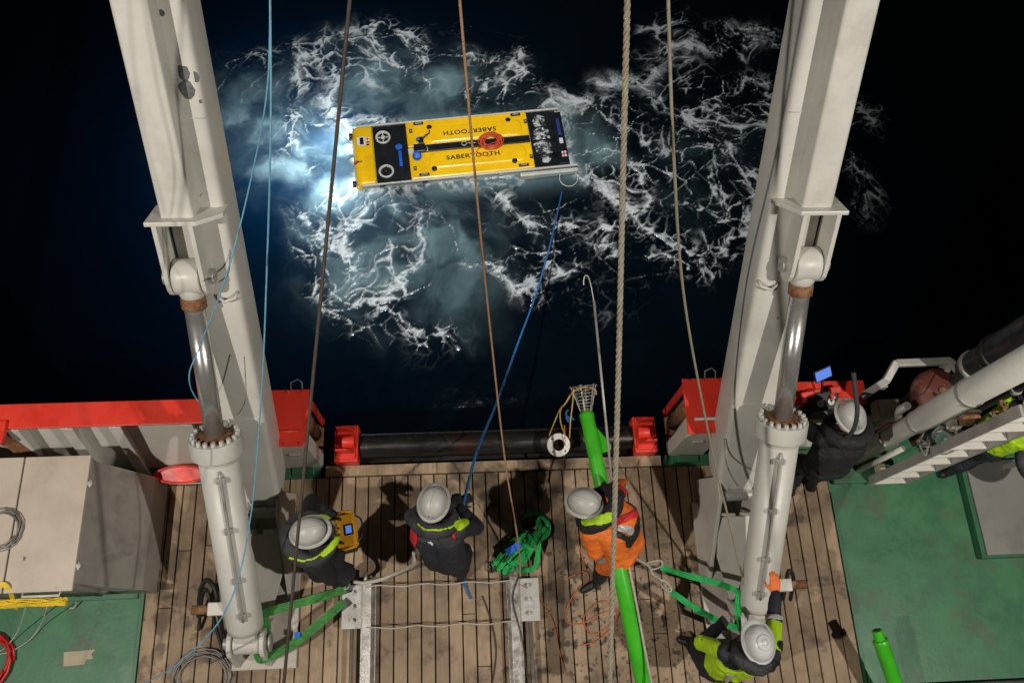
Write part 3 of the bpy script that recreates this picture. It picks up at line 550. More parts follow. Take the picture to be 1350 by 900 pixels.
# foundations
for sg in (-1, 1):
    xk, xc = CYL[sg]; side = 'left' if sg < 0 else 'right'
    t = thing('gantry_foundation', (xc, .95, 0), 'white steel gantry foundation under the %s leg, %s' % (side, 'beside the crouching black hooded worker' if sg < 0 else 'beside the worker touching the cylinder'), 'foundation')
    if sg < 0: t['label'] = 'white steel gantry foundation with the green sling looped round its foot, left leg'
    else: t['label'] = 'white steel gantry foundation under the right leg beside the hi-vis worker'
    xa, xb = sorted((xc - sg * .30, xk + sg * .22))
    b = MB(); b.box(((xa + xb) / 2, .80, .022), (xb - xa, 1.49, .044)); b.build('base_plate', 'dirty_white', t, bevel=.008)
    yp = HY + .02
    for k in (-1, 1):
        b = MB(); b.prism([(yp + .28, .04), (yp + .17, .70), (yp + .08, .82), (yp - .08, .82), (yp - .17, .70), (.72, .04)], (xc + k * .20 - .02, 0, 0), (0, 1, 0), (0, 0, 1), (1, 0, 0), .04)
        b.build('side_plate', 'white_plain', t, bevel=.008)
    b = MB(); b.prism([(-.175, .0), (.175, .0), (.175, .45), (.02, .93), (-.02, .93), (-.175, .45)], (xc, yp - .22, .58), (1, 0, 0), V(0, -.80, -.53).normalized(), V(0, .53, -.80).normalized(), .035)
    b.build('face_plate', 'white_plain', t, bevel=.006)
    for k in (-1, 1):
        b = MB(); b.prism([(-.08, 0), (.08, 0), (.05, .14), (-.03, .15)], (xc + k * .10, yp - .20, .585), (1, 0, 0), (0, -.25, .97), (0, 1, 0), .03); b.build('lug', 'white_plain', t, bevel=.005)
    b = MB(); b.cyl((xc - .215, HY, HZ), (xc + .215, HY, HZ), .06, n=24); b.build('hinge_pin', 'galvanised', t, bevel=.006)
    y0, z0 = (.30, .33)
    for k in (-1, 1):
        poly = [(y0 + .24, .04)] + [(y0 + .14 * math.cos(R(a)), z0 + .14 * math.sin(R(a))) for a in range(0, 181, 20)] + [(y0 - .22, .04)]
        b = MB(); b.prism(poly, (xk + k * .155 - .022, 0, 0), (0, 1, 0), (0, 0, 1), (1, 0, 0), .044); b.build('ram_lug', 'white_plain', t, bevel=.006)
    b = MB(); b.cyl((xk - .23, y0, z0), (xk + .23, y0, z0), .055, n=20); b.cyl((xk + .205, y0, z0), (xk + .225, y0, z0), .085, n=20); b.build('ram_pin', 'galvanised', t, bevel=.006)
    # ---- hydraulic ram
    A = V(xk, y0, z0); B = LP(xk, 2.66, .10); d = (B - A).normalized(); Ln = (B - A).length
    t = thing('hydraulic_cylinder', (xk, y0, z0 - .06), 'white hydraulic cylinder with a chrome rod in front of the %s gantry leg' % side, 'hydraulic cylinder', 'hydraulic cylinders of the gantry')
    up = V(0, -d.z, d.y)
    b = MB(); b.cyl(A - X * .125, A + X * .125, .105, n=28); b.bar(A + d * .03, A + d * .22, .2, .17, up=up); b.build('base_eye', 'white_paint', t, bevel=.008)
    gl_ = 2.21
    b = MB(); b.lathe(A, d, [(.10, .17), (.168, .20), (.172, .26), (.172, gl_ - .02)], 40); b.build('barrel', 'white_paint', t)
    b = MB(); b.lathe(A, d, [(.174, gl_ - .16), (.182, gl_ - .13), (.222, gl_ - .10), (.226, gl_ - .08), (.226, gl_ + .055), (.222, gl_ + .06)], 44); g_ = b.build('gland', 'white_paint', t)
    g_.modifiers.new('es', 'EDGE_SPLIT').split_angle = R(30)
    b = MB(); b.lathe(A, d, [(.15, gl_ + .058), (.15, gl_ + .075), (.11, gl_ + .08)], 36); b.build('seal_ring', 'rust', g_)
    fx, fy, fd = frame(d)
    for i in range(18):
        a = 2 * math.pi * i / 18; c = A + d * (gl_ + .062) + (fx * math.cos(a) + fy * math.sin(a)) * .19
        b = MB(); b.cyl(c, c + d * .038, .0195, n=6, smooth=False); b.build('bolt', 'white_plain', g_)
    b = MB(); b.cyl(A + d * (gl_ + .03), A + d * (Ln - .26), .082, n=32); b.build('rod', 'chrome', t)
    b = MB(); b.lathe(A, d, [(.086, Ln - .27), (.10, Ln - .26), (.10, Ln - .18), (.095, Ln - .17)], 28); b.build('rod_collar', 'rust', t)
    b = MB(); b.lathe(A, d, [(.085, Ln - .18), (.11, Ln - .12), (.11, Ln - .02)], 24); b.cyl(B - X * .105, B + X * .105, .145, n=32); re_ = b.build('rod_eye', 'white_paint', t, bevel=.01)
    # oil pipe clipped along the barrel
    o_ = (up * .955 - X * sg * .25).normalized()
    pp = [A + d * s_ + o_ * r_ for s_, r_ in ((2.02, .17), (1.99, .195), (1.95, .20), (1.3, .20), (.55, .20), (.42, .20))]
    b = MB(); b.tube(pp, .013, 8); pip = b.build('oil_pipe', 'dull_tube', t)
    for s_ in (1.94, 1.42, .88, .48):
        b = MB(); b.bar(A + d * (s_ - .025) + o_ * .19, A + d * (s_ + .025) + o_ * .19, .075, .035, up=o_); b.build('pipe_clip', 'galvanised', pip, bevel=.004)
    # valve block and hose stub at the foot
    c = A + d * .42 + X * sg * .19 + V(0, 0, .02)
    b = MB(); b.bar(c - X * sg * .05, c + X * sg * .12, .12, .10); vb = b.build('valve_block', 'white_plain', t, bevel=.01)
    b = MB(); b.cyl(c + X * sg * .12, c + X * sg * .27, .043, n=16); b.build('hose_coupling', 'rust', vb)

# ------------------------------------------------------------------ stern roller with its two guide posts
t = thing('stern_roller', (MX - .02, 2.29, -.12), 'long dark steel roller lying across the stern edge between the red posts', 'roller')
b = MB(); b.lathe((-1.17, 2.28, .03), (1, 0, 0), [(.10, 0), (.135, .005), (.135, 2.98), (.10, 2.985)], 40); ro = b.build('barrel', 'roller_steel', t)
ro.modifiers.new('es', 'EDGE_SPLIT').split_angle = R(40)
for x in (-1.10, .86, 1.0, 1.80):
    b = MB(); b.lathe((x, 2.28, .03), (1, 0, 0), [(.132, -.012), (.139, -.006), (.139, .006), (.132, .012)], 40, False); b.build('wear_band', 'roller_steel', ro)
b = MB(); b.cyl((-1.4, 2.28, .03), (2.05, 2.28, .03), .05, n=16); b.build('shaft', 'rust', t)
for sg in (-1, 1):
    xp = MX - .005 + sg * 2.09; side = 'left' if sg < 0 else 'right'
    t = thing('guide_post', (xp, 2.34, 0), 'white post with flat red cap plate at the %s end of the roller' % side, 'post', 'red capped guide posts')
    xi = xp - sg * .205; xo = xp + sg * .205
    b = MB(); b.box((xp, 2.345, 1.0), (.425, .575, .022)); cap = b.build('cap_plate', 'red_paint', t, bevel=.004)
    b = MB(); b.tube([(xp - sg * .14, 2.20, 1.03), (xp + sg * .11, 2.20, 1.03), (xp + sg * .14, 2.20, 1.03), (xp + sg * .14, 2.23, 1.03), (xp + sg * .14, 2.33, 1.03)], .016, 8); b.build('handle', 'red_paint' if sg < 0 else 'white_plain', cap)
    for k in range(3):
        for yy in (2.08, 2.61): b = MB(); b.cyl((xp - .15 + .15 * k, yy, 1.01), (xp - .15 + .15 * k, yy, 1.03), .014, n=6, smooth=False); b.build('bolt', 'red_paint', cap)
    # body: forward wall, outer wall, aft wall; open to the inside where the upright rollers stand
    b = MB(); b.box((xp, 2.085, .49), (.39, .02, .98)); b.build('front_wall', 'white_plain', t, bevel=.003)
    b = MB(); b.box((xo - sg * .02, 2.35, .49), (.02, .50, .98)); b.build('outer_wall', 'white_plain', t, bevel=.003)
    b = MB(); b.box((xp + sg * .05, 2.60, .49), (.29, .02, .98)); b.build('aft_wall', 'white_plain', t, bevel=.003)
    b = MB(); b.box((xi + sg * .012, 2.155, .49), (.02, .12, .97)); b.build('jamb', 'white_plain', t, bevel=.003)
    b = MB(); b.box((xi + sg * .012, 2.55, .49), (.02, .08, .97)); b.build('jamb', 'red_paint', t, bevel=.003)
    b = MB(); b.cyl((xi + sg * .11, 2.43, .05), (xi + sg * .11, 2.43, .985), .085, n=24); b.build('upright_roller', 'rust', t)
    b = MB(); b.cyl((xi + sg * .12, 2.28, .05), (xi + sg * .12, 2.28, .985), .055, n=20); b.build('upright_bar', 'white_plain', t)
    b = MB(); b.box((xp, 2.34, .03), (.40, .52, .03)); b.build('floor_plate', 'rust', t)
    b = MB(); b.box((xp - sg * .02, 2.063, .62), (.11, .02, .05)); b.build('hasp', 'galvanised', t, bevel=.004)
    b = MB(); b.tube([(xp + .03, 2.62, .99), (xp + .03, 2.70, 1.03), (xp + .1, 2.73, 1.04), (xp + .14, 2.7, 1.03), (xp + .14, 2.62, .99)], .008, 6); b.build('lifting_eye', 'wire_grey', t)
    # bearing housing at the roller end
    xh = MX - .005 + sg * 1.62
    t2 = thing('roller_bearing', (xh, 2.28, -.02), 'red bearing housing at the %s end of the stern roller' % side, 'bearing', 'red bearing housings')
    b = MB(); b.box((xh, 2.28, .09), (.25, .40, .20)); b.box((xh, 2.28, .20), (.20, .34, .03)); b.build('housing', 'red_paint', t2, bevel=.012)
    for yy in (2.16, 2.40):
        b = MB(); b.prism([(-.09, 0), (.09, 0), (.03, .16), (-.09, .16)], (xh, yy, .21), (-sg, 0, 0), (0, 0, 1), (0, 1, 0), .02); b.build('rib', 'red_paint', t2, bevel=.005)
    b = MB(); b.cyl((xh - sg * .10, 2.28, .26), (xh + sg * .03, 2.28, .26), .07, n=18); b.build('boss', 'red_paint', t2, bevel=.01)
    for dx in (-.09, .09):
        for dy in (-.15, .15): b = MB(); b.cyl((xh + dx, 2.28 + dy, .19), (xh + dx, 2.28 + dy, .222), .016, n=6, smooth=False); b.build('bolt', 'red_paint', t2)
# grating scraps of green by each post
for sg in (-1, 1):
    xg = MX + sg * 2.12
    t = tag(MB().box((xg - sg * .02, 2.03, .025), (.24, .08, .03)).build('rope_mat', 'green_coaming', bevel=.01), 'small dark green folded mat at the foot of the %s guide post' % ('left' if sg < 0 else 'right'), 'mat')

# ------------------------------------------------------------------ beige locker on the port deck
t = thing('deck_locker', (-4.1, 1.35, 0), 'beige lidded steel locker with grey sloping end on the green deck', 'locker')
lx = -3.515
b = MB(); b.prism([(.80, 0), (1.97, 0), (1.97, 1.17), (.80, 1.17)], (-5.6, 0, 0), (0, 1, 0), (0, 0, 1), (1, 0, 0), 2.06); b.build('body', 'grey_panel', t, bevel=.006)
b = MB(); b.prism([(lx - .025, 1.17), (lx - .02, .02), (-3.20, .02), (-3.22, .36)], (0, .83, 0), (1, 0, 0), (0, 0, 1), (0, 1, 0), 1.12); b.build('end_cover', 'grey_panel', t, bevel=.008)
for xa, xb in ((-5.6, -4.12), (-4.105, lx)):
    b = MB(); b.box(((xa + xb) / 2, 1.375, 1.195), (xb - xa, 1.215, .03)); ld = b.build('lid', 'beige_lid', t, bevel=.006)
for yy in (1.72, .98):
    b = MB(); b.box((lx + .015, yy, 1.17), (.05, .035, .06)); b.cyl((lx + .02, yy - .035, 1.19), (lx + .02, yy + .035, 1.19), .012, n=10); b.build('hinge', 'galvanised', t, bevel=.003)
b = MB(); b.box((-4.3, .765, .5), (2.2, .05, .05)); b.build('skirt', 'green_coaming', t, bevel=.004)
b = MB(); b.tube([(-3.98, .80, 1.1), (-3.98, .74, 1.12), (-3.66, .74, 1.12), (-3.66, .80, 1.1)], .012, 8); b.build('handle', 'white_plain', t)

# ------------------------------------------------------------------ aluminium launch rails on the timber deck
for sg in (-1, 1):
    side = 'left' if sg < 0 else 'right'
    xr = -.316 + sg * .745; xpl = -.316 + sg * .865
    t = thing('launch_rail', (xr, -.2, 0), 'bare aluminium deck rail with bolted end plate, %s of the pair' % side, 'rail', 'aluminium rails on the timber deck')
    b = MB(); b.box((xr, -.35, .015), (.15, 2.36, .03)); b.box((xr - .01, -.35, .10), (.012, 2.36, .15)); b.build('channel', 'aluminium', t, bevel=.003)
    b = MB(); b.box((xr, -.345, .17), (.085, 2.36, .018)); b.build('head', 'aluminium', t, bevel=.003)
    b = MB(); b.box((xpl + sg * .02, .605, .135), (.225, .42, .018)); pt = b.build('end_plate', 'galvanised', t, bevel=.003)
    for k in range(3):
        b = MB(); b.cyl((xpl + sg * .02, .47 + k * .135, .144), (xpl + sg * .02, .47 + k * .135, .17), .026, n=6, smooth=False); b.cyl((xpl + sg * .02, .47 + k * .135, .17), (xpl + sg * .02, .47 + k * .135, .195), .013, n=10); b.build('bolt', 'galvanised', pt)
    b = MB(); b.box((xpl + sg * .02, .605, .07), (.20, .40, .11)); b.build('spacer', 'galvanised', t)
    b = MB(); b.cyl((xpl + sg * .03, .40, .12), (xpl + sg * .03, -1.5, .12), .02, n=12); b.build('slide_rod', 'aluminium', t)
    b = MB(); b.cyl((xr + sg * .02, .81, .15), (xr + sg * .02, .94, .15), .018, n=10); b.build('stop_pin', 'galvanised', t)
for k, yy in enumerate((.79, .39)):
    pts = [(-1.06 + 1.49 * i / 12, yy + .012 * math.sin(i * 1.7 + k), .187 - .02 * math.sin(math.pi * i / 12)) for i in range(13)]
    tag(MB().tube(pts, .007, 6).build('tie_cord', 'rope_white'), ['pale cord stretched across the rail ends, nearer the stern', 'pale cord stretched across the rails, farther from the stern'][k], 'cord')

# ------------------------------------------------------------------ the yellow underwater vehicle
AV = thing('underwater_vehicle', (-2.05, 9.07, -4.54), 'yellow flat topped underwater vehicle with white sides floating in the foam', 'vehicle', rz=R(5.6))
ORG[AV.name] = V(0, 0, 0)
def ap(name, m, b, parent=AV, bevel=0.0): return b.build(name, m, parent, bevel=bevel, local=True)
b = MB(); b.prism([(.14, -.52), (.10, -.2), (.12, -.07), (4.08, -.07), (4.12, -.2), (3.9, -.52)], (0, -.65, 0), (1, 0, 0), (0, 0, 1), (0, 1, 0), 1.30); hull = ap('hull', 'auv_white', b, bevel=.04)
b = MB(); b.prism([(.405, 0), (.14, 0), (.05, -.035), (.005, -.12), (0.0, -.24), (.06, -.38), (.405, -.38)], (0, -.645, 0), (1, 0, 0), (0, 0, 1), (0, 1, 0), 1.29); nose = ap('nose_cover', 'auv_yellow', b, bevel=.045)
b = MB(); b.box((.73, 0, -.13), (.64, 1.27, .16)); bay = ap('thruster_bay', 'auv_black', b, bevel=.01)
for v in (.37, -.39):
    b = MB(); b.lathe((.60, v, -.07), (0, 0, 1), [(.10, 0), (.14, .01), (.148, .04), (.135, .06), (.11, .05), (.10, .0)], 32, False); th = ap('thruster_ring', 'auv_white', b, bay)
    b = MB(); b.lathe((.60, v, -.055), (0, 0, 1), [(.05, 0), (.045, .03), (.02, .06)], 16); b.box((.60, v, -.04), (.21, .02, .012)); b.box((.60, v, -.0405), (.02, .21, .012)); ap('thruster_hub', 'auv_white' if v > 0 else 'auv_black', b, th)
b = MB(); b.cyl((.88, .13, -.055), (.88, .13, -.043), .065, n=24); ap('logo_disc', 'auv_blue', b, bay)
b = MB(); b.box((.89, -.13, -.048), (.055, .34, .006)); ap('logo_strip', 'auv_blue', b, bay)
b = MB(); b.box((.93, -.53, -.03), (.13, .03, .05)); b.box((.93, -.53, -.03), (.03, .1, .051)); ap('fitting', 'auv_black', b, bay)
# two yellow covers with a raised panel each
for k in (1, -1):
    b = MB(); b.box((2.225, k * .355, -.06), (2.35, .57, .12)); cv = ap('cover', 'auv_yellow', b, bevel=.022)
    pts = rrect(1.42, 3.28, .11, .47, .13, 6)
    pts = [(x, k * y) for x, y in pts]
    b = MB(); n = len(pts); cx = 2.35; cy = k * .29
    ring0 = [(x, y, -.002) for x, y in pts]; ring1 = [(cx + (x - cx) * .965, cy + (y - cy) * .86, .026) for x, y in pts]
    b.add(ring0 + ring1, [(i, (i + 1) % n, (i + 1) % n + n, i + n) for i in range(n)], True); b.f.append(tuple(range(n, 2 * n))); b.sm.append(False)
    b.v = list(b.v); ap('raised_panel', 'auv_yellow', b, cv)
    for u, v in ((1.50, .46), (3.03, .46)):
        b = MB(); b.lathe((u, k * v if k > 0 else -.47, -.004), (0, 0, 1), [(.03, .0), (.05, .006), (.05, .034), (.03, .036)], 20); ap('port_plug', 'auv_black', b, cv)
    for u, v, lx_, ly_ in ((1.30, .575, .19, .06), (3.19, .575, .19, .06), (1.14, .42, .06, .085), (3.36, .40, .06, .085)):
        b = MB(); b.box((u, k * v, .006), (lx_, ly_, .03)); lt = ap('latch', 'auv_black', b, cv, bevel=.006)
        b = MB(); b.box((u, k * v, .023), (lx_ * .6, ly_ * .4, .008)); ap('latch_pin', 'galvanised', b, lt)
    # lettering, facing outwards on either cover
    tc = bpy.data.curves.new('lettering', 'FONT'); tc.body = 'SABERTOOTH'; tc.size = .14; tc.align_x = 'CENTER'; tc.align_y = 'CENTER'; tc.extrude = .0012; tc.offset = .0036; tc.space_character = 1.12
    to = bpy.data.objects.new('lettering', tc); COL.objects.link(to); bpy.context.view_layer.update()
    tm = bpy.data.meshes.new_from_object(to.evaluated_get(bpy.context.evaluated_depsgraph_get())); bpy.data.objects.remove(to)
    tm.materials.clear(); tm.materials.append(MATS['text_black'])
    to = bpy.data.objects.new('lettering', tm); COL.objects.link(to); to.parent = cv; to.location = (2.26, k * .29 if k > 0 else -.27, .0285); to.scale = (1.06, .92, 1); to.rotation_euler.z = math.pi if k > 0 else 0
b = MB(); b.box((2.36, 0, -.0), (2.06, .15, .05)); ch = ap('centre_channel', 'auv_black', b, bevel=.006)
b = MB(); b.box((3.16, 0, .012), (.02, .06, .02)); ap('staple', 'galvanised', b, ch)
b = MB(); b.box((1.27, .0, .02), (.22, .17, .09)); b.box((1.31, .16, .04), (.10, .16, .05)); ins = ap('sensor_bracket', 'auv_black', b, bevel=.015)
b = MB(); b.sphere((1.26, .18, .075), .038); ap('sensor_cap', 'auv_blue', b, ins)
b = MB(); b.lathe((1.20, -.16, .0), (.1, -.3, 1), [(.085, 0), (.088, .07), (.07, .11), (.04, .12)], 20); ap('sensor_cup', 'auv_blue', b, ins)
b = MB(); b.tube([(1.35, .2, .05), (1.42, .26, .07), (1.48, .30, .05), (1.5, .38, .03)], .013, 8); ap('cable', 'auv_black', b, ins)
b = MB(); b.tube([(1.40, .02, .05), (1.42, -.05, .06), (1.4, -.1, .05)], .012, 8); ap('clamp', 'galvanised', b, ins)
# stickers and hook on the nose
b = MB(); b.box((.185, .30, .004), (.15, .2, .006)); stk = ap('sticker', 'label_white', b, nose)
b = MB(); b.box((.195, .30, .009), (.07, .15, .005)); ap('sticker_print', 'auv_black', b, stk)
b = MB(); b.box((.305, .335, .004), (.055, .085, .006)); f1 = ap('flag_sticker', 'flag_white', b, nose)
b = MB(); b.box((.305, .335, .008), (.055, .02, .004)); b.box((.305, .335, .0082), (.016, .085, .004)); ap('flag_cross', 'flag_red', b, f1)
b = MB(); b.box((.305, .235, .004), (.055, .085, .006)); f2 = ap('flag_sticker', 'auv_black', b, nose)
b = MB(); b.box((.305, .235, .008), (.055, .016, .004)); ap('flag_cross', 'flag_white', b, f2)
b = MB(); b.tube([(.02, -.18, .0), (.04, -.18, .04), (.09, -.17, .04)], .022, 10); hk = ap('tow_hook', 'hose_red', b, nose)
b = MB(); b.tube([(.09, -.17, .04), (.17, -.17, .04)], .009, 8); ap('hook_shank', 'auv_black', b, hk)
for v in (.52, -.55):
    b = MB(); b.lathe((-.01, v, -.13), (-1, 0, .15), [(.05, -.06), (.06, 0), (.06, .05)], 20); lp = ap('headlight', 'auv_black', b, nose)
    b = MB(); b.lathe((-.01, v, -.13), (-1, 0, .15), [(.052, .045), (.045, .06), (.02, .068)], 20); ap('lens', 'lamp_lens', b, lp)
    b = MB(); b.sphere((.06, v * 1.13, .0), .022); ap('eye_bolt', 'galvanised', b, nose)
# open stern bay, tail board, side rails and skids
b = MB(); b.box((3.69, 0, -.10), (.56, 1.25, .1)); ap('stern_bay', 'auv_black', b, bevel=.01)
for v in (.25, -.05, -.38):
    b = MB(); b.cyl((3.42, v, -.05), (3.9, v, -.05), .04, n=14); ap('stern_tube', 'auv_black', b)
b = MB(); b.box((3.98, -.02, -.06), (.20, 1.18, .09)); tb = ap('tail_board', 'auv_black', b, bevel=.012)
b = MB(); b.box((4.0, -.40, -.012), (.09, .12, .005)); fl = ap('flag_sticker', 'flag_white', b, tb)
b = MB(); b.box((4.0, -.40, -.008), (.09, .03, .004)); b.box((4.0, -.40, -.0078), (.022, .12, .004)); ap('flag_cross', 'flag_red', b, fl)
b = MB(); b.box((3.99, .22, -.012), (.06, .38, .005)); ap('name_plate', 'flag_blue', b, tb)
b = MB(); b.box((3.99, -.1, -.012), (.07, .12, .005)); ap('data_plate', 'label_white', b, tb)
for v, u1 in ((.657, 4.05), (-.66, 4.22)):
    b = MB(); b.box((.12 + (u1 - .12) / 2, v, -.035), (u1 - .12, .036, .045)); ap('side_rail', 'auv_white', b, bevel=.012)
b = MB(); b.prism([(3.1, -.05), (4.22, -.05), (4.22, -.16), (3.1, -.2)], (0, -.78, 0), (1, 0, 0), (0, 0, 1), (0, 1, 0), .085); ap('skid', 'auv_white', b, bevel=.02)
b = MB(); b.lathe((4.02, -.86, -.17), (0, -.1, 1), [(.17, 0), (.183, .01), (.185, .03), (.178, .045), (.168, .04), (.165, .02)], 30, False); dt = ap('tail_duct', 'auv_white', b)
for u in (.5, 1.3, 2.1, 2.75):
    b = MB(); b.box((u, -.655, -.075), (.10, .05, .05)); ap('cleat', 'auv_black' if u < 2 else 'auv_white', b)
# coil of orange line and a shackle lying on the vehicle
def on_auv(u, v, z=0): return AV.location + Matrix.Rotation(R(5.6), 3, 'Z') @ V(u, v, z)
b = MB(); pts = []
rr_ = random.Random(3)
for i in range(190):
    a = i * 2 * math.pi / 21; r_ = .155 + .045 * math.sin(i * .37) + rr_.uniform(-.006, .006)
    pts.append(on_auv(2.63 + r_ * 1.15 * math.cos(a) + .02 * math.sin(i * .05), .0 + r_ * math.sin(a), .035 + .03 * abs(math.sin(i * .21))))
pts += [on_auv(2.40, -.12, .04), on_auv(2.33, -.2, .035), on_auv(2.40, -.27, .04), on_auv(2.55, -.33, .04), on_auv(2.63, -.28, .04)]
b.tube(pts, .0085, 6); tag(b.build('rope_coil', 'cord_red'), 'coil of thin orange red line lying on the yellow vehicle', 'rope')
b = MB()
b.tube([on_auv(2.12 + .045 * math.cos(a), .01 + .045 * math.sin(a), .04) for a in [i * math.pi / 8 for i in range(16)]], .01, 6, closed=True); b.tube([on_auv(2.17, .01, .04), on_auv(2.35, .0, .045)], .012, 6)
tag(b.build('shackle', 'galvanised'), 'steel shackle on the dark centre strip of the yellow vehicle', 'shackle')
# white water breaking over the stern bay
def wash(name, c, sx, sy, h, seed, label):
    nx, ny = 26, 40; gx, gy = np.meshgrid(np.linspace(-1, 1, nx), np.linspace(-1, 1, ny))
    e = np.clip(1.15 - gx ** 2 - gy ** 4, 0, 1); z = e * (.25 + .75 * fbm(gx * 3 + seed, gy * 5, 4, seed)) * h - .02
    wob = (fbm(gx * 2 + 9, gy * 4 + seed, 3, seed + 3) - .5) * .7
    vs = [tuple(on_auv(c[0] + float(a + d_) * sx, c[1] + float(g_) * sy, c[2] + float(zz))) for a, g_, zz, d_ in zip(gx.ravel(), gy.ravel(), z.ravel(), wob.ravel())]
    b = MB(); b.add(vs, [(j * nx + i, j * nx + i + 1, (j + 1) * nx + i + 1, (j + 1) * nx + i) for j in range(ny - 1) for i in range(nx - 1)], True)
    o = b.build(name, 'bay_wash', kind='stuff'); o['label'] = label; o['category'] = 'foam'
wash('white_water', (3.63, .02, -.045), .17, .58, .07, 5, 'white water washing through the open stern bay of the vehicle')
# vehicle headlights under water, plus an added deep lamp for the blue glow
for v, e in ((.52, 34), (-.55, 26), (0.1, 110)):
    l = bpy.data.lights.new('headlight_and_glow', 'POINT'); l.energy = e; l.color = (.80, .93, 1.0); l.shadow_soft_size = .10
    o = bpy.data.objects.new('headlight_and_glow', l); COL.objects.link(o); o.location = on_auv(-.45 if abs(v) > .2 else -1.1, v, -.62 if abs(v) > .2 else -1.7)

# ------------------------------------------------------------------ ropes and lines
def rope(name, pts, r, m, label, cat='rope', n=10, sides=8, group=None, smooth=True):
    p = spline(pts, n) if smooth else pts
    return tag(MB().tube(p, r, sides).build(name, m), label, cat, group)
def laid(name, pts, r, m, label, pitch=.11, group=None):
    """three twisted strands, one rope"""
    P = [Vector(p) for p in spline(pts, 60)]; b = MB(); L_ = 0; px = None; fr = []
    for i, p in enumerate(P):
        d = (P[min(i + 1, len(P) - 1)] - P[max(i - 1, 0)]).normalized()
        if px is None: px = frame(d)[0]
        px = (px - d * px.dot(d)).normalized()
        if i: L_ += (p - P[i - 1]).length
        fr.append((p, px.copy(), d.cross(px), L_))
    N = int(L_ / (pitch / 9)); ls = np.array([f[3] for f in fr])
    for k in range(3):
        pts = []
        for j in range(N):
            l = L_ * j / (N - 1); i = min(int(np.searchsorted(ls, l)), len(fr) - 1); f = fr[max(i - 1, 0)]; g = fr[i]
            t = 0 if g[3] == f[3] else (l - f[3]) / (g[3] - f[3]); a = 2 * math.pi * (l / pitch + k / 3)
            pts.append(f[0].lerp(g[0], t) + (f[1] * math.cos(a) + f[2] * math.sin(a)) * r * .52)
        b.tube(pts, r * .53, 6)
    # core holds the strands together as one piece
    b.tube([f[0] for f in fr[::6]] + [fr[-1][0]], r * .35, 5)
    return tag(b.build(name, m), label, 'rope', group)
laid('hawser', [(0.904, 3.474, 5.700), (0.921, 2.683, 5.000), (0.941, 1.622, 4.100), (0.887, -0.287, 3.000)], .0185, 'rope_tan', 'thick twisted tan rope hanging in front of the green pipe', .12)
rope('steel_cable', [(-0.519, 3.472, 5.700), (-0.800, 2.450, 4.600), (-1.074, 1.127, 3.600), (-1.304, -0.220, 2.800)], .0115, 'rope_brown', 'dark brown cable hanging down past the black hooded worker', 'cable')
rope('tag_line', [(-0.005, 3.683, 5.500), (0.096, 3.185, 3.900), (0.211, 2.735, 2.300), (0.345, 1.889, 1.050), (0.479, 1.154, 0.350), (0.492, 0.820, 0.240)], .0088, 'rope_orange', 'thin orange brown line running down to the right hand rail', 'rope')
rope('guy_line', [(1.105, 3.474, 5.700), (1.329, 2.947, 4.600), (1.684, 2.517, 3.200), (2.178, 1.730, 1.750), (2.436, 1.141, 1.150), (2.721, 0.419, 0.500)], .0105, 'rope_thin', 'pale line running down in front of the right guide post', 'rope')
rope('guide_line', [(-0.954, 3.472, 5.700), (-1.073, 2.966, 5.000), (-1.294, 2.510, 4.000), (-1.528, 1.886, 3.000), (-1.756, 1.130, 2.200), (-1.962, 0.522, 1.900), (-2.411, 0.145, 1.500), (-2.941, -0.045, 1.000)], .0062, 'rope_sky', 'light blue line hanging straight down to the left of the brown cable', 'rope')
rope('slack_line', [(-0.965, 3.524, 5.650), (-1.103, 3.176, 5.000), (-1.359, 2.959, 4.300), (-1.650, 2.562, 3.700), (-1.986, 2.281, 3.100), (-2.087, 2.157, 2.950), (-2.115, 2.075, 2.800), (-2.113, 2.026, 2.600)], .0055, 'rope_sky', 'light blue line drooping across the left cylinder rod', 'rope')
rope('recovery_line', [(1.898, 8.339, -4.720), (1.664, 7.369, -4.100), (1.384, 6.281, -3.300), (1.059, 5.127, -2.400), (0.677, 3.924, -1.300), (0.333, 2.780, -0.100), (0.094, 2.064, 0.620), (-0.046, 1.492, 1.080), (-0.089, 1.265, 0.950), (-0.100, 1.037, 0.500), (-0.080, 0.822, 0.060), (-0.014, 0.643, 0.012)], .0145, 'rope_blue', 'blue rope from the vehicle to the hands of the worker in dark blue', 'rope')
# boathook
t = thing('boathook', (1.372, 1.567, 1.000), 'long pale pole with a curved hook reaching out over the stern', 'boathook')
b = MB(); b.cyl((1.230, 3.199, 1.750), (1.373, 1.411, 1.050), .0125, n=10); b.build('pole', 'dull_tube', t)
b = MB(); b.tube(spline([(1.229, 3.183, 1.750), (1.205, 3.336, 1.800), (1.180, 3.423, 1.820), (1.151, 3.424, 1.820), (1.139, 3.386, 1.800), (1.139, 3.347, 1.780)], 6), .0065, 8); b.build('hook', 'galvanised', t)

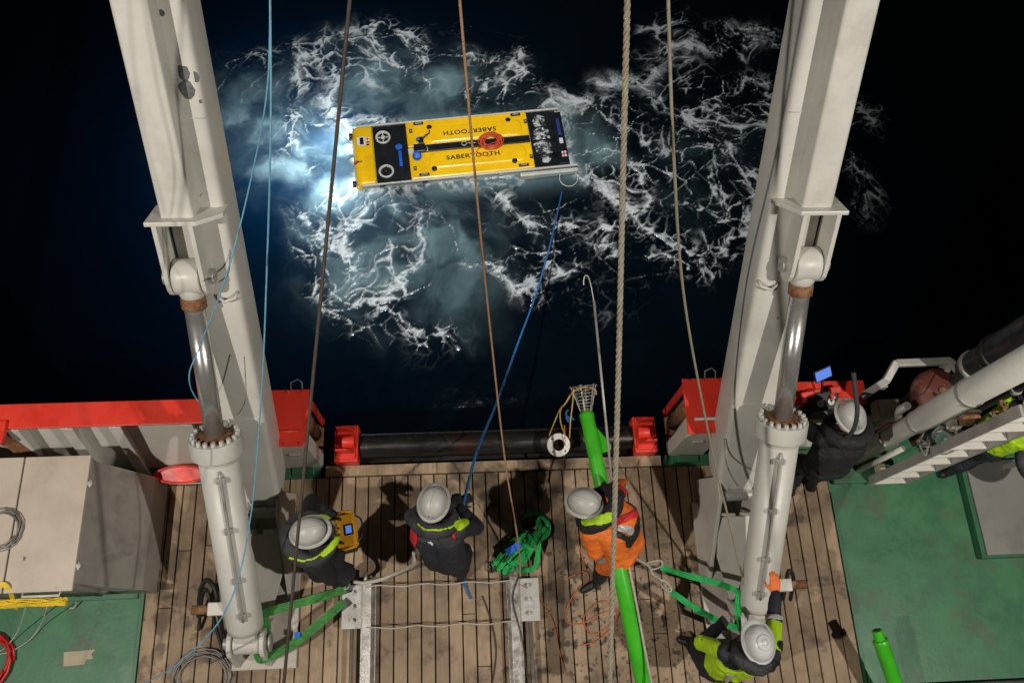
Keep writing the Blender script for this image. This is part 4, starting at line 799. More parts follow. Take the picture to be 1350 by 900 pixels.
# ------------------------------------------------------------------ bright green boom with its wire basket
p0 = V(1.257, 2.434, 0.500); p1 = V(1.475, -0.296, 1.250); d = (p1 - p0).normalized()
t = thing('green_boom', p0, 'long bright green tube with a triangular lug reaching over the stern roller', 'boom')
b = MB(); b.lathe(p0, d, [(.07, -.005), (.08, 0), (.08, .045), (.0735, .06), (.0735, (p1 - p0).length)], 28); b.build('tube', 'lime_pipe', t)
ls = d.cross(V(0, 0, 1)).normalized()
ls = -ls if ls.x < 0 else ls
b = MB(); b.prism([(.14, .06), (.40, .19), (.46, .17), (.48, .06)], p0 + V(0, 0, -.006), d, ls, V(0, 0, 1), .016); lug = b.build('lug', 'lime_pipe', t, bevel=.003)
b = MB(); b.lathe(p0 + d * .425 + ls * .155 + V(0, 0, .008), (0, 0, 1), [(.012, 0), (.022, .001), (.022, .008), (.012, .008)], 14, False); b.build('lug_eye', 'galvanised', lug)
bk = thing('wire_basket', p0, 'flared basket of steel wire rings at the end of the green tube', 'basket')
fx, fy, fd = frame(-d); ax = (-d + V(0, 0, .5)).normalized(); fx, fy, fd = frame(ax)
nr = 8
for k in range(nr):
    h = .05 + .035 * k; r_ = .055 + .0095 * k + .0006 * k * k
    b = MB(); b.tube([p0 + ax * h + (fx * math.cos(a) + fy * math.sin(a)) * r_ for a in [i * math.pi / 10 for i in range(20)]], .0045, 6, closed=True); b.build('wire_ring', 'galvanised', bk)
for k in range(6):
    a = k * math.pi / 3 + .2; u_ = fx * math.cos(a) + fy * math.sin(a)
    b = MB(); b.bar(p0 - ax * .01 + u_ * .05, p0 + ax * .31 + u_ * .145, .016, .005, up=u_); b.build('stave', 'galvanised' if k % 2 else 'dull_tube', bk)
b = MB(); b.cyl(p0 - d * .02, p0 + ax * .08, .052, .03, n=12); b.build('stuffing', 'rust', bk)
t = thing('flange_ring', (0.952, 2.149, 0.360), 'grey bolted flange ring hanging by yellow line in front of the roller', 'flange')
c = V(0.952, 2.149, 0.360); nn = V(.12, -.35, 1).normalized(); fx, fy, fd = frame(nn)
b = MB(); b.lathe(c, nn, [(.062, 0), (.125, 0), (.125, .026), (.075, .03), (.062, .03), (.062, 0)], 32, False, smooth=False); fr_ = b.build('disc', 'galvanised', t, bevel=.003)
for k in range(4):
    a = k * math.pi / 2 + .5; q = c + (fx * math.cos(a) + fy * math.sin(a)) * .097
    b = MB(); b.cyl(q + nn * .027, q + nn * .032, .011, n=10); b.build('bolt_hole', 'black_rubber', fr_)
for k, pts in enumerate(([(0.857, 2.241, 0.400), (0.963, 2.457, 0.620), (1.016, 2.491, 0.750), (1.099, 2.588, 0.850), (1.224, 2.635, 0.820), (1.323, 2.620, 0.780), (1.341, 2.575, 0.740)],
                         [(1.027, 2.236, 0.400), (0.971, 2.345, 0.550), (0.967, 2.445, 0.660), (1.007, 2.480, 0.760), (1.061, 2.558, 0.820)],
                         [(1.071, 2.204, 0.420), (1.066, 2.323, 0.620), (1.081, 2.482, 0.800), (1.083, 2.582, 0.920)])):
    tag(MB().tube(spline(pts, 6), .0075, 6).build('yellow_line', 'rope_yellow'), ['yellow line looped over the rim of the wire basket', 'short yellow line from the flange ring up to a knot', 'straight yellow line tied nearest the green tube'][k], 'rope')
tag(MB().tube(spline([(1.041, 2.431, 0.700), (1.020, 2.403, 0.660), (1.052, 2.356, 0.620), (1.083, 2.379, 0.650), (1.053, 2.329, 0.600), (1.025, 2.370, 0.660), (1.107, 2.346, 0.620)], 6), .010, 6).build('blue_knot', 'rope_blue'), 'small blue knotted cord beside the wire basket', 'rope')
rope('red_cord', [(1.015, 2.325, 0.500), (1.020, 2.165, 0.420), (1.028, 2.070, 0.200), (1.036, 2.051, 0.030)], .005, 'cord_orange', 'thin orange cord hanging below the flange ring', 'cord')
rope('boom_line', [(1.468, 0.884, 0.980), (1.490, 0.499, 1.090), (1.502, 0.072, 1.240), (1.505, -0.233, 1.400)], .011, 'rope_white', 'white line lying along the green tube', 'rope')
# second green tube, lower right
t = thing('green_tube', (3.948, 0.084, 0.550), 'short bright green tube with a stepped end standing on the green deck', 'tube')
q0 = V(3.899, 0.153, 0.620); q1 = V(4.085, -0.416, 0.420); d = (q1 - q0).normalized()
b = MB(); b.lathe(q0, d, [(.03, .0), (.05, .004), (.05, .095), (.072, .10), (.078, .115), (.078, .14), (.073, .15), (.073, (q1 - q0).length)], 26); o_ = b.build('tube', 'lime_pipe', t); o_.modifiers.new('es', 'EDGE_SPLIT').split_angle = R(40)
b = MB(); b.cyl(q0 - d * .003, q0 + d * .02, .034, n=18); b.build('bore', 'black_rubber', t)
for k in (.60,):
    c = q0 + d * k; b = MB(); b.box((c.x + .01, c.y, (c.z - .07) / 2), (.05, .05, c.z - .07)); b.build('support', 'black_rubber', t, bevel=.006)

# ------------------------------------------------------------------ slings
def sling(name, lines, m, label, wd=.06, th=.012):
    t = thing(name, lines[0][0], label, 'sling')
    for pts in lines:
        p = spline(pts, 8); n = len(p); b = MB(); ups = []
        for i in range(n): a = .6 * math.sin(i * .33 + n); ups.append((math.sin(a) * .5, math.sin(a), math.cos(a)))
        b.ribbon(p, wd, th, ups=ups); b.build('web', m, t)
        b = MB(); b.ribbon([(q[0], q[1], q[2] + .004) for q in p], wd * .28, th * 1.6, ups=ups); b.build('stitching', m, t)
    return t
sling('lifting_sling', [[(1.856, 0.824, 0.620), (2.112, 0.739, 0.580), (2.413, 0.657, 0.550), (2.632, 0.561, 0.560)], [(2.632, 0.561, 0.560), (2.605, 0.459, 0.500), (2.622, 0.341, 0.440), (2.635, 0.243, 0.400)], [(1.944, 0.606, 0.520), (2.141, 0.465, 0.480), (2.363, 0.337, 0.440), (2.574, 0.245, 0.400), (2.638, 0.243, 0.390)]], 'sling_green', 'flat green sling stretched from the carabiners to the right foundation')
s_ = sling('lifting_sling', [[(-1.262, 0.771, 0.250), (-1.485, 0.703, 0.300), (-1.770, 0.633, 0.340), (-2.026, 0.561, 0.420)], [(-2.026, 0.561, 0.420), (-2.004, 0.444, 0.360), (-2.009, 0.307, 0.300), (-2.043, 0.164, 0.240)], [(-1.277, 0.649, 0.230), (-1.529, 0.452, 0.200), (-1.744, 0.291, 0.200), (-2.042, 0.150, 0.240), (-2.081, 0.193, 0.300)]], 'sling_olive', 'pale green sling looped round the left foundation foot', .085)
b = MB(); b.box((-1.728, 0.360, 0.225), (.055, .05, .02)); b.build('blue_tag', 'sling_blue', s_)
s_ = sling('sling_heap', [[(0.223, 0.957, 0.040), (0.337, 1.085, 0.100), (0.497, 1.179, 0.160), (0.673, 1.175, 0.140), (0.811, 1.273, 0.080), (0.805, 1.405, 0.050), (0.679, 1.490, 0.050), (0.564, 1.460, 0.060)],
    [(0.269, 0.911, 0.030), (0.415, 1.064, 0.120), (0.574, 1.158, 0.180), (0.758, 1.225, 0.100), (0.830, 1.292, 0.050)],
    [(0.324, 0.879, 0.020), (0.492, 0.973, 0.080), (0.572, 1.084, 0.160), (0.652, 1.168, 0.200), (0.729, 1.301, 0.120), (0.708, 1.423, 0.060)],
    [(0.523, 0.901, 0.030), (0.650, 0.924, 0.050), (0.693, 1.042, 0.090), (0.704, 1.159, 0.140), (0.682, 1.290, 0.100)],
    [(0.239, 0.971, 0.050), (0.402, 1.155, 0.140), (0.545, 1.234, 0.200), (0.624, 1.190, 0.160), (0.509, 1.032, 0.100), (0.332, 0.907, 0.040)],
    [(0.480, 1.385, 0.050), (0.554, 1.295, 0.100), (0.659, 1.237, 0.150), (0.796, 1.318, 0.100)],
    [(0.365, 0.991, 0.100), (0.508, 1.112, 0.200), (0.636, 1.125, 0.180), (0.540, 0.987, 0.080), (0.444, 0.918, 0.040), (0.538, 0.900, 0.030)]], 'sling_green', 'tangled heap of bright green slings on the planks', .05)
b = MB(); b.ribbon([(0.365, 1.071, 0.200), (0.443, 1.110, 0.235), (0.507, 1.151, 0.250)], .07, .016); b.build('blue_sleeve', 'sling_blue', s_)
b = MB(); b.tube([V(0.207, 0.949, 0.050) + V(.035 * math.cos(a), .05 * math.sin(a), 0) for a in [i * math.pi / 7 for i in range(14)]], .012, 7, closed=True); b.build('shackle', 'black_plastic', s_)
# carabiners and the worker's lanyard
def carabiner(a, c, label):
    a = V(*a); c = V(*c); d = (c - a); s = d.cross(V(0, 0, 1)).normalized() * d.length * .26
    pts = spline([a, a + d * .15 + s * .7, a + d * .5 + s, a + d * .9 + s * .6, c, a + d * .9 - s * .6, a + d * .5 - s * .7, a + d * .15 - s * .5], 5, closed=True)
    return tag(MB().tube(pts, .009, 7, closed=True).build('carabiner', 'galvanised'), label, 'carabiner', 'steel carabiners on the lanyard')
carabiner((1.703, 0.843, 0.640), (1.875, 0.860, 0.620), 'steel carabiner holding the upper leg of the right hand green sling')
carabiner((1.859, 0.705, 0.580), (1.946, 0.598, 0.540), 'steel carabiner holding the lower leg of the right hand green sling')
carabiner((-1.269, 0.770, 0.260), (-1.235, 0.829, 0.240), 'steel carabiner joining the pale green sling to the left rail')
rope('lanyard', [(1.479, 1.028, 0.950), (1.582, 0.901, 0.800), (1.717, 0.838, 0.680), (1.780, 0.755, 0.620), (1.872, 0.690, 0.580)], .013, 'rope_white', 'white lanyard from the orange worker to the lower carabiner', 'lanyard')
rope('short_lanyard', [(1.464, 1.022, 0.950), (1.546, 0.950, 0.820), (1.656, 0.859, 0.700), (1.740, 0.841, 0.640)], .010, 'rope_white', 'short white lanyard from the orange worker to the upper carabiner', 'lanyard')
rope('safety_lanyard', [(-0.532, 1.007, 1.000), (-0.545, 0.933, 0.800), (-0.621, 0.921, 0.550), (-0.776, 0.894, 0.300), (-0.937, 0.851, 0.200), (-1.105, 0.828, 0.190), (-1.200, 0.849, 0.170)], .02, 'rope_white', 'thick pale lanyard from the dark blue worker to the left rail', 'lanyard')
# loose cords, hoses and coils on deck
def scribble(name, pts, r, m, label, cat='cord'):
    return tag(MB().tube(spline(pts, 7), r, 6).build(name, m), label, cat)
scribble('orange_cord', [(0.996, 0.807, 0.010), (1.176, 0.877, 0.012), (1.217, 0.776, 0.010), (1.039, 0.630, 0.012), (0.946, 0.410, 0.010), (1.098, 0.352, 0.012), (1.383, 0.466, 0.010), (1.435, 0.353, 0.012), (1.208, 0.252, 0.010), (1.142, 0.424, 0.014), (1.350, 0.565, 0.016), (1.496, 0.410, 0.010), (1.281, 0.197, 0.012), (1.083, 0.147, 0.010)], .0055, 'cord_orange', 'tangle of thin orange cord on the stained planks')
scribble('orange_cord', [(1.135, 1.192, 0.010), (1.170, 1.009, 0.010), (1.202, 0.892, 0.010)], .006, 'cord_orange', 'short orange cord beside the boot of the orange worker')
scribble('orange_cord', [(0.506, 0.749, 0.200), (0.698, 0.606, 0.020), (0.826, 0.378, 0.010), (0.870, 0.084, 0.010), (0.932, -0.133, 0.010)], .004, 'cord_orange', 'single orange cord trailing from the right hand rail')
scribble('brown_line', [(0.479, 0.825, 0.200), (0.408, 0.606, 0.190), (0.482, 0.240, 0.200), (0.521, -0.182, 0.200)], .006, 'rope_brown', 'thin brown line running along the right hand rail')
scribble('brown_line', [(0.104, 0.668, 0.010), (0.189, 0.404, 0.012), (0.225, 0.112, 0.010), (0.168, -0.205, 0.010)], .006, 'rope_brown', 'thin brown line lying on the planks between the rails')
def coil(name, c, r, turns, rw, m, label, seed, sq=.9, zt=.03, cat='coil'):
    q = random.Random(seed); pts = []
    for i in range(turns * 16):
        a = i * 2 * math.pi / 16; k = r * (1 + .16 * math.sin(i * .23 + seed) + q.uniform(-.02, .02))
        pts.append((c[0] + k * math.cos(a) + .04 * r * math.sin(i * .11), c[1] + k * sq * math.sin(a), c[2] + rw + zt * i / (turns * 16) + .004 * math.sin(i)))
    return tag(MB().tube(pts, rw, 6).build(name, m), label, cat)
coil('wire_coil', (-2.671, 0.004, 0.000), .26, 5, .009, 'wire_grey', 'grey wire coil on the planks below the left cylinder', 2)
coil('wire_coil', (-4.209, 1.321, 1.210), .17, 5, .006, 'wire_grey', 'thin wire coil lying on top of the beige locker', 5, 1.0, .02)
coil('hose_coil', (-4.758, 0.241, 0.000), .21, 4, .014, 'hose_red', 'red hose coil at the edge of the green deck', 8, 1.1, .05)
scribble('hydraulic_hose', [(-2.425, 0.210, 0.100), (-2.461, 0.433, 0.220), (-2.458, 0.634, 0.420), (-2.486, 0.806, 0.500), (-2.587, 0.892, 0.450), (-2.697, 0.799, 0.250), (-2.752, 0.582, 0.050)], .024, 'black_rubber', 'thick black hose arching out beside the left cylinder foot', 'hose')
scribble('hydraulic_hose', [(-2.452, 0.183, 0.100), (-2.538, 0.494, 0.200), (-2.562, 0.713, 0.360), (-2.617, 0.816, 0.350), (-2.691, 0.730, 0.200), (-2.747, 0.452, 0.030)], .018, 'black_rubber', 'thinner black hose arching inside the thick one by the left cylinder', 'hose')
scribble('hydraulic_hose', [(3.138, 0.488, 0.300), (3.149, 0.625, 0.420), (3.172, 0.749, 0.500), (3.244, 0.682, 0.400), (3.290, 0.496, 0.100)], .022, 'black_rubber', 'black hose beside the foot of the right cylinder', 'hose')
scribble('white_cord', [(-4.192, 0.694, 0.600), (-4.455, 0.519, 0.150), (-4.611, 0.375, 0.020), (-4.716, 0.309, 0.020)], .005, 'rope_white', 'straight white cord hanging from the locker to the red hose')
scribble('white_cord', [(-4.044, 0.694, 0.500), (-4.269, 0.570, 0.100), (-4.388, 0.436, 0.020), (-4.560, 0.330, 0.020), (-4.701, 0.308, 0.020)], .005, 'rope_white', 'curved white cord lying on the green deck by the locker')
scribble('white_cord', [(-3.924, 0.815, 0.300), (-3.954, 0.773, 0.100), (-4.004, 0.722, 0.020), (-4.052, 0.718, 0.010)], .009, 'rope_white', 'short white cord end under the locker edge')
b = MB(); b.ribbon(spline([(-4.173, 0.824, 1.240), (-4.098, 0.840, 1.240), (-4.060, 0.797, 1.200), (-4.116, 0.731, 1.000), (-4.185, 0.668, 0.800)], 6), .05, .006, up=(0, -.4, 1)); tag(b.build('yellow_strap', 'yellow_strap'), 'yellow webbing strap hanging over the locker edge', 'strap')
q = random.Random(4); b = MB()
pts = [];
for i in range(70): pts.append((-4.35 + .70 * (.5 + .5 * math.sin(i * .9 + .4 * math.sin(i))) , .70 + q.uniform(-.035, .035), .98 + q.uniform(-.03, .03)))
b.tube(spline(pts, 4), .0075, 5); tag(b.build('yellow_bundle', 'yellow_strap'), 'bundle of yellow line stowed along the locker side', 'rope')
b = MB(); cx = V(-3.901, 0.246, 0.000)
poly = [(-.15, -.06), (.05, -.075), (.07, -.03), (.14, -.035), (.12, .01), (.16, .05), (.11, .055), (.02, .06), (-.15, .075)]
b.prism(poly, (cx.x, cx.y, -.006), V(.98, .12, 0), V(-.12, .98, 0), (0, 0, 1), .002); tag(b.build('peeled_patch', 'cream_patch'), 'cream peeled patch on the green deck below the locker', 'patch')
scribble('leg_cable', [(-1.860, 3.311, 3.082), (-1.860, 3.107, 2.957), (-1.860, 2.950, 2.978), (-1.860, 2.788, 3.182)], .006, 'wire_grey', 'thin cable clipped to the left gantry leg by the bracket', 'cable')
scribble('leg_cable', [(-1.850, 2.484, 2.374), (-1.850, 2.194, 2.243), (-1.860, 2.043, 2.308), (-1.880, 1.991, 2.358)], .005, 'wire_grey', 'thin cable hanging on the inner face of the left leg', 'cable')
scribble('leg_cable', [(2.450, 1.923, 1.299), (2.450, 1.758, 1.245), (2.450, 1.595, 1.319), (2.460, 1.416, 1.491)], .007, 'wire_grey', 'thin dark cable on the inner face of the right leg', 'cable')

# ------------------------------------------------------------------ people
def capsule_mesh(vs, fs, p0, r0, p1, r1, n=12):
    p0 = Vector(p0); p1 = Vector(p1); d = p1 - p0; L_ = d.length
    d = d / L_ if L_ > 1e-6 else Vector((0, 0, 1)); x, y, _ = frame(d); o = len(vs); rows = []
    for k in range(4): a = math.pi / 2 * (1 - (k + .35) / 4); rows.append((p0, -math.sin(a) * r0, math.cos(a) * r0))
    rows.append((p0, 0, r0)); rows.append((p1, 0, r1))
    for k in range(3, -1, -1): a = math.pi / 2 * (1 - (k + .35) / 4); rows.append((p1, math.sin(a) * r1, math.cos(a) * r1))
    for c, h, r in rows:
        for i in range(n): a = 2 * math.pi * i / n; vs.append(c + d * h + x * (r * math.cos(a)) + y * (r * math.sin(a)))
    m = len(rows)
    for k in range(m - 1):
        for i in range(n): j = (i + 1) % n; fs.append((o + k * n + i, o + k * n + j, o + (k + 1) * n + j, o + (k + 1) * n + i))
    fs.append(tuple(o + i for i in reversed(range(n)))); fs.append(tuple(o + (m - 1) * n + i for i in range(n)))
def ik(a, c, l1, l2, pole):
    a = Vector(a); c = Vector(c); d = c - a; L_ = min(d.length, (l1 + l2) * .999); dn = d.normalized()
    k = (l1 * l1 - l2 * l2 + L_ * L_) / (2 * L_); h = math.sqrt(max(0, l1 * l1 - k * k))
    p = Vector(pole); p = (p - dn * p.dot(dn)); p = p.normalized() if p.length > 1e-5 else Vector((0, 0, -1))
    return a + dn * k + p * h
def hand_caps(w, d, n, tagn, side, curl=.9, s=1.0):
    """palm and five curled fingers; w wrist, d pointing direction, n back of the hand, side +1/-1 thumb side"""
    d = Vector(d).normalized(); n = Vector(n); n = (n - d * n.dot(d)).normalized(); t = d.cross(n).normalized() * side; w = Vector(w); out = []
    for k in (-1, 0, 1): out.append((w + t * k * .022 * s, .019 * s, w + d * .085 * s + t * k * .027 * s, .019 * s, tagn))
    for k, ln in ((1.5, .070), (.5, .082), (-.5, .076), (-1.5, .058)):
        b0 = w + d * .088 * s + t * k * .0215 * s; d1 = (d * math.cos(curl * .5) - n * math.sin(curl * .5)); d2 = (d * math.cos(curl * 1.5) - n * math.sin(curl * 1.5))
        m1 = b0 + d1 * ln * .55 * s; out += [(b0, .0115 * s, m1, .0108 * s, tagn), (m1, .0108 * s, m1 + d2 * ln * .5 * s, .009 * s, tagn)]
    b0 = w + d * .03 * s + t * .038 * s; m1 = b0 + (d * .6 + t * .7 - n * .35).normalized() * .04 * s
    out += [(b0, .014 * s, m1, .0125 * s, tagn), (m1, .0125 * s, m1 + (d * .85 + t * .1 - n * .5).normalized() * .035 * s, .0105 * s, tagn)]
    return out
def noise3(P, sc, seed):
    return fbm(P[:, 0] * sc + P[:, 2] * sc * .6, P[:, 1] * sc + P[:, 2] * sc * .85, 3, seed) - .5
def person(base, label, J, tags, straps=(), group=None, helmet='helmet_white', hood=True, hr_=.125, bulk=1.0, seed=1, top_knob=False):
    """J: world joints; tags: material per region; straps: (material, radius, polyline, side filter)"""
    t = thing('person', (base[0], base[1], 0), label, 'person', group)
    g = {k: Vector(v) for k, v in J.items()}
    pel, che, nek, hed = g['pelvis'], g['chest'], g['neck'], g['head']; rt = g['right'].normalized(); fw = g['face'].normalized(); k = bulk
    spine = (nek - pel).normalized(); bf = spine.cross(rt) * -1; bf = rt.cross(spine) * -1 if False else spine.cross(rt)
    cap = []
    hr, hl = pel + rt * .10 - spine * .05, pel - rt * .10 - spine * .05
    cap += [(pel + rt * .075, .135 * k, pel - rt * .075, .135 * k, 'trousers'), (hr, .115, hl, .115, 'trousers')]
    mid = pel.lerp(che, .5)
    cap += [(pel + rt * .06 + spine * .08, .138 * k, mid + rt * .07, .135 * k, 'jacket'), (pel - rt * .06 + spine * .08, .138 * k, mid - rt * .07, .135 * k, 'jacket')]
    cap += [(mid + rt * .07, .135 * k, che + rt * .095, .135 * k, 'jacket'), (mid - rt * .07, .135 * k, che - rt * .095, .135 * k, 'jacket')]
    sr, sl = nek + rt * .195 - spine * .075, nek - rt * .195 - spine * .075
    cap += [(che + rt * .095, .135 * k, nek + rt * .11 - spine * .09, .105 * k, 'shoulder'), (che - rt * .095, .135 * k, nek - rt * .11 - spine * .09, .105 * k, 'shoulder'), (sr, .085 * k, sl, .085 * k, 'shoulder')]
    cap += [(nek - spine * .05, .075, hed - Vector((0, 0, .05)), .06, 'skin')]
    hu = g['head_up'].normalized(); hf = (fw - hu * fw.dot(hu)).normalized(); hx = hf.cross(hu)
    cap += [(hed, .092, hed + hf * .02 + hu * .02, .095, 'skin'), (hed + hf * .02, .085, hed + hf * .045 - hu * .08, .058, 'skin'), (hed - hf * .03 + hu * .02, .09, hed - hf * .02 - hu * .05, .07, 'hair')]
    cap += [(hed + hf * .10 + hu * .0, .012, hed + hf * .122 - hu * .03, .016, 'skin'), (hed + hx * .09 - hf * .01, .018, hed + hx * .092 - hf * .012 - hu * .035, .014, 'skin'), (hed - hx * .09 - hf * .01, .018, hed - hx * .092 - hf * .012 - hu * .035, .014, 'skin')]
    if hood:
        hc = nek + spine * .015; m_ = 14; R_ = hr_ * k
        for i in range(m_):
            a, c = 2 * math.pi * i / m_, 2 * math.pi * (i + 1) / m_
            q = lambda a: hc + rt * (R_ * math.cos(a)) + bf * (R_ * .95 * math.sin(a) - .01) + spine * (.028 * math.sin(a) * -1)
            cap.append((q(a), .05 * (1.25 - .3 * math.sin(a)), q(c), .05 * (1.25 - .3 * math.sin(c)), 'hood'))
    for s, sh, H_ in ((1, sr, 'R'), (-1, sl, 'L')):
        hd = g['hand' + H_]; el = ik(sh, hd, .30, .27, g.get('elbow' + H_, rt * s - Vector((0, 0, .6))))
        cap += [(sh, .083 * k, el, .066 * k, 'sleeve'), (el, .066 * k, el.lerp(hd, .82), .052 * k, 'forearm'), (el.lerp(hd, .78), .054 * k, el.lerp(hd, .93), .047, 'cuff' + ''), (el.lerp(hd, .85), .034, hd, .030, 'glove' + H_)]
        dr = g.get('point' + H_, (hd - el).normalized() * .8 + Vector((0, 0, -.1))); cap += hand_caps(hd, dr, g.get('back' + H_, Vector((0, 0, 1))), 'glove' + H_, -s, g['curl' + H_].x if 'curl' + H_ in g else 1.0, 1.12)
    for s, hp, H_ in ((1, hr, 'R'), (-1, hl, 'L')):
        an = g['foot' + H_] + Vector((0, 0, .10)); kn = ik(hp, an, .43, .43, g.get('knee' + H_, bf)); toe = g.get('toe' + H_, Vector((bf.x, bf.y, 0)).normalized())
        cap += [(hp, .115 * k, kn, .078 * k, 'trousers'), (kn, .08 * k, an + (kn - an) * .28, .068 * k, 'shin'), (an + (kn - an) * .28, .062, an, .055, 'boot')]
        ft = g['foot' + H_]; cap += [(ft - toe * .05 + Vector((0, 0, .045)), .045, ft + toe * .10 + Vector((0, 0, .045)), .046, 'boot'), (ft + toe * .10 + Vector((0, 0, .043)), .046, ft + toe * .17 + Vector((0, 0, .038)), .038, 'boot'), (an, .055, ft + Vector((0, 0, .06)), .05, 'boot')]
    vs = []; fs = []
    for c in cap: capsule_mesh(vs, fs, *c[:4])
    o0 = ORG[t.name]; me = bpy.data.meshes.new('body_raw'); me.from_pydata([tuple(v - o0) for v in vs], [], fs); me.update()
    ob = bpy.data.objects.new('body_raw', me); COL.objects.link(ob)
    m = ob.modifiers.new('rm', 'REMESH'); m.mode = 'VOXEL'; m.voxel_size = .0105; m.use_smooth_shade = True
    m = ob.modifiers.new('sm', 'SMOOTH'); m.factor = .5; m.iterations = 3
    bpy.context.view_layer.update()
    nm = bpy.data.meshes.new_from_object(ob.evaluated_get(bpy.context.evaluated_depsgraph_get())); bpy.data.objects.remove(ob)
    n = len(nm.vertices); P = np.empty(n * 3); nm.vertices.foreach_get('co', P); P = P.reshape(-1, 3) + np.array(o0)
    Nv = np.empty(n * 3); nm.vertex_normals.foreach_get('vector', Nv); Nv = Nv.reshape(-1, 3)
    def nearest(Q):
        best = np.full(len(Q), 9.0); idx = np.zeros(len(Q), int)
        for i, (a, ra, c, rc, _) in enumerate(cap):
            a = np.array(a); v_ = np.array(c) - a; tt = np.clip(((Q - a) @ v_) / (v_ @ v_ + 1e-12), 0, 1)
            dd = np.linalg.norm(Q - a - tt[:, None] * v_, axis=1) - (ra + (rc - ra) * tt)
            w_ = dd < best; best[w_] = dd[w_]; idx[w_] = i
        return idx
    names = [c[4] for c in cap]; hard = {'skin', 'hair', 'gloveR', 'gloveL', 'boot'}
    vi = nearest(P); soft = np.array([0.0 if nmx in hard else 1.0 for nmx in names])[vi]
    wr = np.abs(noise3(P, 7, seed)) * .034 + np.abs(noise3(P * [1, 1, 1.4], 16, seed + 5)) * .018 - .010
    P += Nv * (wr * soft)[:, None]
    nm.vertices.foreach_set('co', (P - np.array(o0)).ravel()); nm.update()
    mats = []
    for k_ in names:
        mm = tags.get(k_) or tags.get({'shoulder': 'jacket', 'sleeve': 'jacket', 'forearm': 'sleeve', 'cuff': 'forearm', 'shin': 'trousers', 'hood': 'jacket', 'gloveR': 'glove', 'gloveL': 'glove'}.get(k_, ''), None)
        if mm is None and k_ in ('forearm', 'cuff'): mm = tags.get('forearm') or tags.get('sleeve') or tags['jacket']
        if mm is None: mm = {'skin': 'skin', 'hair': 'hair', 'boot': 'boot', 'glove': 'glove_black', 'gloveR': 'glove_black', 'gloveL': 'glove_black'}.get(k_, tags['jacket'])
        mats.append(mm)
    um = sorted(set(mats)); nm.materials.clear()
    for x in um: nm.materials.append(MATS[x])
    npoly = len(nm.polygons); Cn = np.empty(npoly * 3); nm.polygons.foreach_get('center', Cn); Cn = Cn.reshape(-1, 3) + np.array(o0)
    pi = nearest(Cn); nm.polygons.foreach_set('material_index', np.array([um.index(x) for x in mats], dtype=np.int32)[pi]); nm.polygons.foreach_set('use_smooth', np.ones(npoly, bool))
    nm.name = 'body'; body = bpy.data.objects.new('body', nm); COL.objects.link(body); body.parent = t; ORG[body.name] = o0
    # straps, bands and patches worn over the clothes, cut to the body's own shape
    keys = np.array(names)[pi]; Fn = np.empty(npoly * 3); nm.polygons.foreach_get('normal', Fn); Fn = Fn.reshape(-1, 3)
    loops = [tuple(p.vertices) for p in nm.polygons]
    for st in straps:
        nmx, mt, rad, pts = st[:4]; flt = st[4] if len(st) > 4 else None; dm = np.full(npoly, 9.0)
        for a, c in zip(pts[:-1], pts[1:]):
            a = np.array(a); v_ = np.array(c) - a; tt = np.clip(((Cn - a)[:, :2] @ v_[:2]) / (v_[:2] @ v_[:2] + 1e-12), 0, 1); dm = np.minimum(dm, np.hypot(*(Cn - a - tt[:, None] * v_)[:, :2].T) + np.clip(np.abs((Cn - a - tt[:, None] * v_)[:, 2]) - .3, 0, 9))
        sel = (dm < rad) & (Fn[:, 2] > -.05)
        if flt is not None: sel &= np.isin(keys, flt)
        ids = np.nonzero(sel)[0]
        if not len(ids): continue
        left = {}; par = {}                                   # keep the largest connected patch
        def root(a):
            while par[a] != a: par[a] = par[par[a]]; a = par[a]
            return a
        for i in ids:
            for q in loops[i]: par.setdefault(q, q)
            for q in loops[i][1:]: par[root(q)] = root(loops[i][0])
        for i in ids: left.setdefault(root(loops[i][0]), []).append(i)
        ids = max(left.values(), key=len)
        mp = {}; vv = []; ff = []
        for i in ids:
            f_ = []
            for q in loops[i]:
                if q not in mp: mp[q] = len(vv); vv.append(tuple(P[q] - np.array(o0) + Nv[q] * .006))
                f_.append(mp[q])
            ff.append(tuple(f_))
        sm = bpy.data.meshes.new(nmx); sm.from_pydata(vv, [], ff); sm.polygons.foreach_set('use_smooth', [True] * len(ff)); sm.update(); sm.materials.append(MATS[mt])
        so = bpy.data.objects.new(nmx, sm); COL.objects.link(so); so.parent = t
        md = so.modifiers.new('s', 'SMOOTH'); md.factor = .5; md.iterations = 3
        md = so.modifiers.new('sol', 'SOLIDIFY'); md.thickness = .006; md.offset = 1
    # eyes
    for s in (-1, 1):
        b = MB(); b.sphere(hed + hf * .088 + hx * s * .034 + hu * .012, .014, 10, 7); b.build('eye', 'label_white', t)
    # helmet
    hp = hed + hu * .045 + hf * .01
    b = MB(); b.lathe(hp, hu, [(.130, -.005), (.129, .02), (.121, .055), (.104, .09), (.078, .116), (.045, .132), (.018, .138), (.002, .139)], 36, True, sx=.95, sy=1.16, up=hf); hm = b.build('helmet', helmet, t)
    b = MB(); b.lathe(hp + hf * .012, hu, [(.126, -.004), (.152, -.016), (.155, -.011), (.153, -.005), (.128, .010)], 36, False, sx=.95, sy=1.2, up=hf); b.build('brim', helmet, hm)
